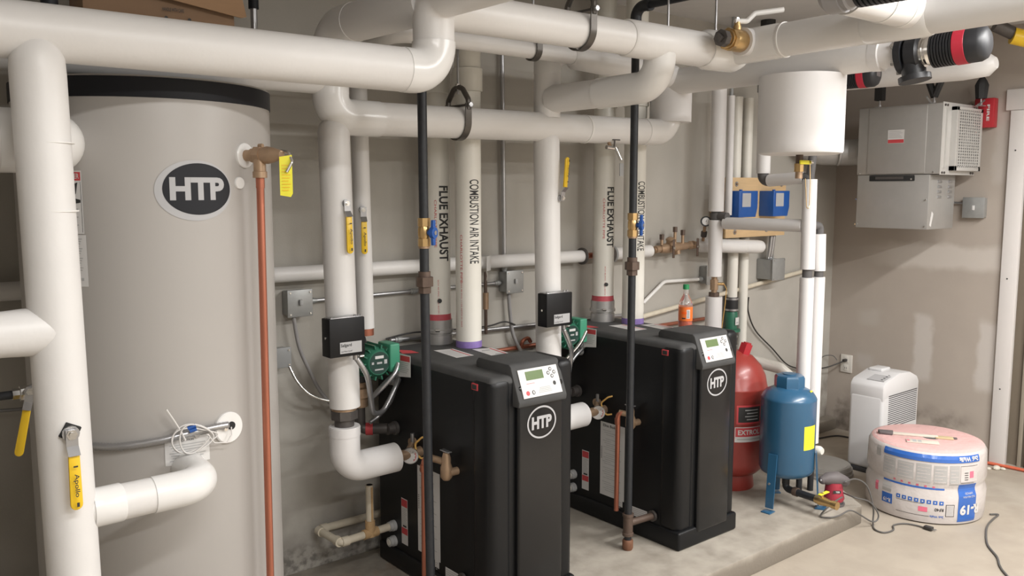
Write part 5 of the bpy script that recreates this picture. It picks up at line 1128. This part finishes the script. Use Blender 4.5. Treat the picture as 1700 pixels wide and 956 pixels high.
for k in range(6): b.rect(-.16 + k * .04, .206 - .002 * k, -.148 + k * .04, .217 - .002 * k, 'wrappink', mp, .01, .0012)
part(b.build('printed_panels', roll), 'grey blocks of small print')
b = B(); zrect(b, .178, .235, .285, .325, 'wrap', .0016); b.rect(.178, .318, .285, .320, 'print', mp, .012, .0022); b.rect(.178, .229, .262, .231, 'print', mp, .012, .0022); zrect(b, .232, .255, .258, .290, 'wrappink', .0022)
for k in range(4): b.rect(.20, .245 + k * .012, .222, .249 + k * .012, 'print', mp, .012, .0022)
part(b.build('size_label', roll), 'label with a pink patch')
b = B(); zrect(b, .172, .02, .285, .222, 'wrapblue', .0014); b.text('R-19', .125, .055, 'sticker', mp, at=(.245, .085), rot=PI, cuts=.01, lift=.0032, bold=.05); b.text('FACED INSULATION', .075, .010, 'sticker', mp, at=(.235, .155), rot=PI, cuts=.01, lift=.0032, bold=0); b.text('UNFACED', .05, .010, 'sticker', mp, at=(.235, .172), rot=PI, cuts=.01, lift=.0032, bold=0); part(b.build('rating_panel', roll), 'blue panel with upside-down R-19')
b = B(); zrect(b, -.225, .188, .10, .198, 'wrapblue', .0012)
for k in range(8):
    zrect(b, -.135 + k * .030, .118 - .001 * k, -.114 + k * .030, .139 - .001 * k, 'wrapblue', .0012); b.rect(-.128 + k * .030, .125 - .001 * k, -.121 + k * .030, .132 - .001 * k, 'sticker', mp, .012, .0018)
b.rect(-.135, .110, .0, .112, 'print', mp, .012, .0012); b.rect(-.135, .045, .03, .047, 'print', mp, .012, .0012); zrect(b, -.024, .068, .02, .094, 'wrappink', .0012); b.text('RF40', .044, .017, 'print', mp, at=(.076, .085), rot=PI, cuts=.01, lift=.0014, bold=.02); b.text('2x6 Walls', .066, .012, 'wrapblue', mp, at=(.066, .046), rot=PI, cuts=.01, lift=.0014, bold=.02)
part(b.build('instruction_label', roll), 'white label with blue pictograms')
b = B(); zrect(b, -.222, .070, -.158, .125, 'wrapblue', .0012); b.text('R-19', .044, .022, 'sticker', mp, at=(-.19, .088), rot=PI, cuts=.01, lift=.002, bold=.03); zrect(b, -.222, .135, -.165, .182, 'wrapgrey', .0012); part(b.build('small_panel', roll), 'small blue panel with upside-down R-19')
b = B(); b.rect(.108, .05, .152, .115, 'print', mp, .012, .0010); zrect(b, .111, .053, .149, .112, 'wrap', .0016)
for k in range(7): b.rect(.114, .057 + k * .0075, .146, .0605 + k * .0075, 'greyprint', mp, .012, .0022)
b.build('bar_label', roll)
b = B(); zrect(b, -.275, .12, -.252, .17, 'wrappink', .0012); zrect(b, -.285, .31, -.25, .365, 'wrapgrey', .0012); b.build('side_print', roll)
# scraps lying on the roll
t = thing('paper_packet', (4.60, 2.10, .3960), 'white paper packet lying on the insulation roll', 'packet')
ang = Matrix.Translation((4.585, 2.085, 0)) @ Matrix.Rotation(-1.02, 4, 'Z')
b = B(); b.box(-.085, -.025, .3970, .075, .03, .4030, 'paper', .001, xf=ang); b.build('packet', t)
mp2 = lambda a, c, l: ang @ Vector((a, c, .4032 + l)); b = B(); b.rect(-.055, -.02, -.035, .025, 'greyprint', mp2); b.rect(-.028, -.018, -.010, .022, 'greyprint', mp2); b.rect(-.083, -.015, -.068, .015, 'wrappink', mp2); b.build('print', t)
t = thing('drywall_knife', (4.68, 2.14, .3960), 'long pale scraper with crumpled grey end on the insulation roll', 'scraper')
ang2 = Matrix.Translation((4.68, 2.16, 0)) @ Matrix.Rotation(-1.02, 4, 'Z')
b = B(); b.box(-.14, -.012, .3970, .10, .018, .4070, 'paper', .002, xf=ang2); b.build('blade', t)
part(B().prism([(-.20, -.024), (-.13, -.03), (-.125, .022), (-.205, .02)], (ang2 @ Vector((0, 0, .3980)), ang2.to_3x3() @ Vector((1, 0, 0)), ang2.to_3x3() @ Vector((0, 1, 0))), .016, 'sandergrey', bev=.004).build('wrapped_end', t), 'crumpled grey end')
part(B().box(.085, -.022, .3970, .175, .020, .4050, 'tan', .002, xf=ang2).build('handle', t), 'pale wooden end'); part(B().box(.172, -.006, .3980, .195, .016, .4040, 'sandergrey', .002, xf=ang2).build('tip', t), 'dark tip')

# orbital sander on the pad
SX, SY = 4.100, 2.318
t = thing('orbital_sander', (SX, SY, .10), 'small red orbital sander with grey grip on the pad corner', 'sander')
b = B(); b.prof((SX, SY, .10), (SX, SY, .112), [(0, .056), (1, .058)], 'sandergrey', n=32); b.prof((SX, SY, .112), (SX, SY, .128), [(0, .050), (1, .05)], 'slot', n=32); b.build('sanding_pad', t)
b = B(); b.prof((SX, SY, .124), (SX, SY, .222), [(0, .050), (.15, .055), (.45, .047), (.75, .044), (1, .040)], 'sanderred', n=32); b.build('housing', t)
b = B(); b.tube([(SX - .06, SY + .035, .236), (SX - .03, SY + .02, .240), (SX + .01, SY - .005, .238), (SX + .05, SY - .03, .222)], [.020, .034, .040, .030], 'sandergrey', n=18); b.ball((SX - .055, SY + .033, .235), .022, 'sandergrey'); b.ball((SX + .05, SY - .03, .222), .029, 'sandergrey'); part(b.build('grip', t), 'grey rubber grip')
mp = plane_map((SX - .030, SY - .036, .182), (.76, -.65, 0), (0, 0, 1)); b = B(); b.rect(-.02, -.008, .02, .008, 'print', mp, None, .001); b.text('TER', .022, .009, 'sticker', mp, at=(.004, 0), lift=.0015, bold=.03); b.build('name_plate', t)
pts = [(SX + .03, SY - .05, .225), (4.088, 2.25, .242), (4.18, 2.24, .240), (4.225, 2.20, .20), (4.240, 2.17, .09), (4.225, 2.16, .012), (4.170, 2.12, .006), (4.165, 2.07, .006), (4.235, 2.055, .006), (4.297, 2.085, .006), (4.36, 2.065, .006), (4.385, 2.02, .006), (4.392, 1.962, .006)]
def smooth(P, k=8):
    P = [Vector(p) for p in P]; out = []
    for i in range(len(P) - 1):
        p0, p1, p2, p3 = P[max(i - 1, 0)], P[i], P[i + 1], P[min(i + 2, len(P) - 1)]
        for j in range(k):
            u = j / k; out.append(.5 * ((2 * p1) + (p2 - p0) * u + (2 * p0 - 5 * p1 + 4 * p2 - p3) * u * u + (3 * p1 - p0 - 3 * p2 + p3) * u ** 3))
    return out + [P[-1]]
b = B(); b.tube(smooth(pts), .0042, 'greycord', n=8); b.build('cord', t)
b = B(); q = Vector((4.392, 1.962, .010)); b.box(4.375, 1.925, .002, 4.405, 1.968, .020, 'cord', .004); b.cyl((4.383, 1.926, .01), (4.383, 1.908, .01), .002, 'steel', n=6); b.cyl((4.397, 1.926, .01), (4.397, 1.908, .01), .002, 'steel', n=6); b.build('plug', t)
b = B(); b.tube(smooth([(SX + .045, SY - .03, .16), (4.10, 2.20, .17), (4.20, 2.17, .13), (4.24, 2.14, .06), (4.20, 2.15, .03), (4.06, 2.19, .112), (3.96, 2.20, .108), (3.90, 2.22, .106), (3.88, 2.26, .108), (3.95, 2.24, .16), (4.03, 2.23, .18)]), .0042, 'greycord', n=8); b.build('cord_loop', t)
tag(B().tube(smooth([(4.85, 1.83, .006), (4.88, 1.80, .006), (4.79, 1.79, .006), (4.682, 1.773, .006), (4.566, 1.735, .006), (4.413, 1.666, .006), (4.298, 1.578, .006), (4.203, 1.528, .006), (4.12, 1.465, .006), (3.95, 1.30, .006), (3.9, 1.1, .006)]), .005, 'greycord', n=8).build('extension_cord'), 'grey cord snaking over the floor right of the insulation roll', 'cord')
tag(B().tube(smooth([(5.775, 2.9, .012), (5.760, 2.5, .012), (5.755, 2.25, .012), (5.765, 2.14, .012), (5.775, 2.0, .012), (5.76, 1.7, .012)]), .010, 'hose', n=10).build('air_hose'), 'orange hose on the floor along the white door trim', 'hose')
random.seed(3)
t = thing('plaster_crumbs', (5.68, 2.16, 0), 'small pile of pale plaster crumbs beside the orange hose', 'debris')
b = B()
for k in range(1): b.ball((5.70, 2.13, .010), .022, 'paper', 1.3, 1, .7, 10); b.ball((5.66, 2.16, .006), .014, 'paper', 1.2, 1, .7, 8); b.ball((5.72, 2.10, .007), .013, 'paper', 1, 1.4, .7, 8)
b.build('crumbs', t)['kind'] = 'stuff'
# outlet and the black cord to the check valve
t = thing('wall_outlet', (5.785, 3.215, .43), 'white wall outlet near the corner with a black plug in it', 'outlet')
b = B(); b.box(5.779, 3.170, .432, 5.79, 3.258, .562, 'outlet', .003); b.build('cover_plate', t)
b = B(); b.box(5.776, 3.196, .445, 5.780, 3.232, .488, 'outlet', .002); b.box(5.7755, 3.206, .46, 5.777, 3.209, .472, 'slot'); b.box(5.7755, 3.219, .46, 5.777, 3.222, .472, 'slot'); b.build('socket', t)
b = B(); b.box(5.776, 3.196, .504, 5.780, 3.232, .548, 'outlet', .002); b.build('socket', t)
t = thing('power_cord', (5.74, 3.2, .5), 'black cord from the wall outlet up to the drain pipes', 'cord')
b = B(); b.tube(smooth([(5.755, 3.212, .524), (5.71, 3.235, .505), (5.62, 3.29, .475), (5.45, 3.325, .480), (5.295, 3.335, .514), (5.182, 3.335, .563), (5.031, 3.335, .677), (4.83, 3.335, .822), (4.72, 3.32, .96), (4.69, 3.30, 1.06)]), .0048, 'cord', n=8); b.build('cord', t)
b = B(); b.box(5.735, 3.203, .514, 5.777, 3.222, .534, 'cord', .004); b.build('plug', t)
tag(B().tube(smooth([(5.75, 3.05, .50), (5.72, 3.26, .47), (5.66, 3.32, .53), (5.60, 3.33, .52), (5.62, 3.32, .47), (5.7, 3.28, .47)]), .003, 'cord', n=8).build('wire_loop') if False else B().tube(smooth([(5.60, 3.335, .485), (5.66, 3.33, .545), (5.72, 3.29, .552), (5.735, 3.26, .52)]), .0035, 'greycord', n=8).build('wire_loop'), 'thin wire loop beside the wall outlet in the corner', 'wire')
tag(B().tube(smooth([(5.30, 3.22, .006), (5.45, 3.20, .006), (5.60, 3.15, .006), (5.62, 3.0, .006)]), .006, 'cord', n=8).build('floor_cord'), 'black cord on the floor behind the sump cover', 'cord')

# ---------------------------------------------------------------- heater on the right wall
t = thing('unit_heater', (5.45, 2.65, 1.51), 'hanging galvanised unit heater with wire grille on the right wall', 'heater')
HX, HY0, HY1 = 5.25, 2.385, 2.905
b = B(); b.box(HX, HY0, 1.845, 5.70, HY1, 2.262, 'sheet', .004)
b.build('upper_cabinet', t)
b = B(); b.box(HX - .006, HY0 + .085, 1.850, HX, HY1 - .07, 2.255, 'sheet', .003); b.build('access_panel', t)
b = B(); b.box(HX + .004, HY0 + .055, 1.510, 5.60, HY1 - .005, 1.842, 'sheet', .004); b.build('lower_cabinet', t)
part(B().box(HX + .002, 2.53, 1.803, HX + .008, 2.82, 1.840, 'hole', .006).build('slot_opening', t), 'dark slot opening')
b = B(); b.box(HX + .001, 2.60, 1.815, HX + .003, 2.78, 1.832, 'greyfit'); b.cyl((HX + .001, 2.55, 1.815), (HX - .001, 2.55, 1.815), .006, 'chrome', n=8); b.build('burner_parts', t)
mp = plane_map((HX - .0065, 2.655, 2.075), (0, -1, 0), (0, 0, 1)); b = B(); b.rect(-.052, -.04, .052, .042, 'sticker', mp, None, .0006); b.rect(-.050, -.038, .050, -.017, 'redprint', mp, None, .0012)
for k in range(5): b.rect(-.045, -.006 + k * .009, .040 - (k % 3) * .008, -.003 + k * .009, 'greyprint', mp, None, .0012)
part(b.build('warning_label', t), 'white and red warning sticker')
# grille frame and wires on the side facing the room
b = B(); gx0, gx1, gz0, gz1 = 5.36, 5.715, 1.865, 2.245
b.box(HX + .0, HY0 - .006, 1.84, 5.72, HY0, 2.268, 'grille', .001)
for (x0, x1, z0, z1) in ((gx0, gx0 + .028, gz0, gz1), (gx1 - .022, gx1, gz0, gz1), (gx0, gx1, gz1 - .022, gz1), (gx0, gx1, gz0, gz0 + .028)): b.box(x0, HY0 - .040, z0, x1, HY0 - .004, z1, 'grille', .001)
for x in (5.27, 5.30, 5.69, 5.66):
    for z in (2.25, 1.852): b.cyl((x, HY0 - .006, z), (x, HY0 - .012, z), .007, 'greyfit', n=8)
b.box(5.285, HY0 - .016, 1.88, 5.292, HY0 - .006, 2.23, 'grille'); b.build('grille_frame', t)
part(B().box(gx0 + .02, HY0 - .014, gz0 + .02, gx1 - .015, HY0 - .0065, gz1 - .015, 'greyfit').build('dark_backing', t), 'dark interior behind the grille')
b = B(); b.prof((5.54, HY0 - .03, 2.06), (5.54, HY0 - .008, 2.06), [(0, .05), (.5, .07), (1, .07)], 'steel', n=24); b.build('fan_motor', t)
b = B()
for k in range(11): x = gx0 + .033 + k * .029; b.box(x, HY0 - .040, gz0 + .02, x + .010, HY0 - .035, gz1 - .015, 'grille')
for k in range(19): z = gz0 + .034 + k * .0175; b.box(gx0 + .02, HY0 - .0385, z, gx1 - .015, HY0 - .0345, z + .0062, 'grille')
b.build('wire_grille', t)
for cx in (5.38, 5.52):
    for k in range(4): b = B(); b.prism([(0, 0), (.05, 0), (.045, .014), (.006, .016)], ((cx - .02, HY0 + .055, 1.70 + k * .031), (1, 0, 0), (0, 0, 1)), .007, 'steel', bev=.002); b.build('louvre', t)
b = B(); b.prism([(0, 0), (.02, -.01), (.045, .07), (.022, .085)], ((HX + .03, HY0 + .0545, 1.535), (1, 0, 0), (0, 0, 1)), .0008, 'sticker'); b.build('paper_sticker', t)
for y, z in ((2.42, 1.856), (2.66, 1.853), (2.88, 1.852), (2.90, 1.53), (2.455, 1.53), (2.455, 1.69), (2.90, 1.69)):
    b = B(); b.cyl((HX - .004, y, z), (HX + .002, y, z), .005, 'chrome', n=8); b.build('screw', t)
for i, (x, y) in enumerate(((5.30, 2.80), (5.30, 2.46), (5.66, 2.34))):
    b = B(); b.box(x - .04, y - .014, 2.262, x + .04, y + .014, 2.268, 'steel', .001); b.cyl((x, y, 2.265), (x, y, 2.315), .005, 'steel', n=8); b.cyl((x, y, 2.27), (x, y, 2.282), .009, 'steel', n=6)
    if i: b.tube([(x - .04, y, 2.268), (x - .10 if i == 1 else x + .05, y + .0, 2.30)], .006, 'steel', n=6)
    b.build('bracket', t)
    b = B()
    if i == 1:
        for s_ in (-1, 1): b.tube([(x, y, 2.305), (x, y + s_ * .045, 2.42)], .022, 'rubber', n=8)
    else: b.prof((x, y, 2.308), (x, y, 2.40), [(0, .034), (1, .034)], 'rubber', n=4, turn0=PI / 4) if i == 0 else b.prof((x, y, 2.308), (x, y, 2.44), [(0, .034), (.6, .042), (.8, .03), (1, .012)], 'rubber', n=8)
    b.cyl((x, y, 2.40), (x, y, ZC), .006, 'steel', n=8); b.build('vibration_hanger', t)
t = thing('vent_duct', (5.25, 3.1, 1.9), 'round galvanised duct leaving the heater behind the white cylinder', 'duct')
b = B(); b.tube([(5.42, 2.905, 2.00), (5.40, 3.04, 1.995), (5.30, 3.20, 2.0), (5.17, 3.255, 2.07), (5.125, 3.26, 2.2), (5.12, 3.26, 2.75)], .085, 'sheet', n=32, fillet=.09); b.build('duct_run', t)
for p, d in (((5.41, 2.965, 1.998), (-.15, 1, 0)), ((5.34, 3.09, 1.997), (-.65, .75, 0)), ((5.24, 3.225, 2.03), (-.9, .30, .45))):
    p, d = Vector(p), Vector(d).normalized(); b = B(); b.prof(p - d * .008, p + d * .008, [(0, .084), (.3, .089), (.7, .089), (1, .084)], 'sheet', n=32); b.build('duct_seam', t)
t = thing('fire_alarm', (5.77, 2.345, 2.13), 'red fire alarm on the right wall, behind the heater grille', 'alarm')
b = B(); b.box(5.725, 2.288, 2.135, 5.789, 2.405, 2.315, 'firered', .006, 2); b.build('housing', t)
mp = plane_map((5.7245, 2.320, 2.225), (0, -1, 0), (0, 0, 1)); b = B(); b.text('FIRE', .10, .016, 'sticker', mp, rot=-PI / 2, lift=.001, bold=.03); b.build('lettering', t)
b = B(); b.box(5.716, 2.36, 2.19, 5.725, 2.395, 2.25, 'bottleclear', .003); b.build('strobe', t)
t = thing('junction_box', (5.76, 2.385, 1.58), 'grey outlet box on the right wall below the heater', 'electrical box')
b = B(); b.box(5.745, 2.318, 1.575, 5.79, 2.445, 1.700, 'steelbox', .005, 2); b.box(5.738, 2.315, 1.572, 5.746, 2.448, 1.703, 'steelbox', .003, 2); b.build('box_body', t)
b = B(); b.box(5.734, 2.372, 1.622, 5.739, 2.388, 1.652, 'sticker', .002); b.build('switch', t)
b = B(); b.cyl((5.765, 2.445, 1.665), (5.765, 2.52, 1.667), .008, 'steel', n=10); b.tube([(5.765, 2.51, 1.667), (5.70, 2.55, 1.67), (5.58, 2.56, 1.67)], .007, 'steel', n=10, fillet=.03); b.build('conduit', t)
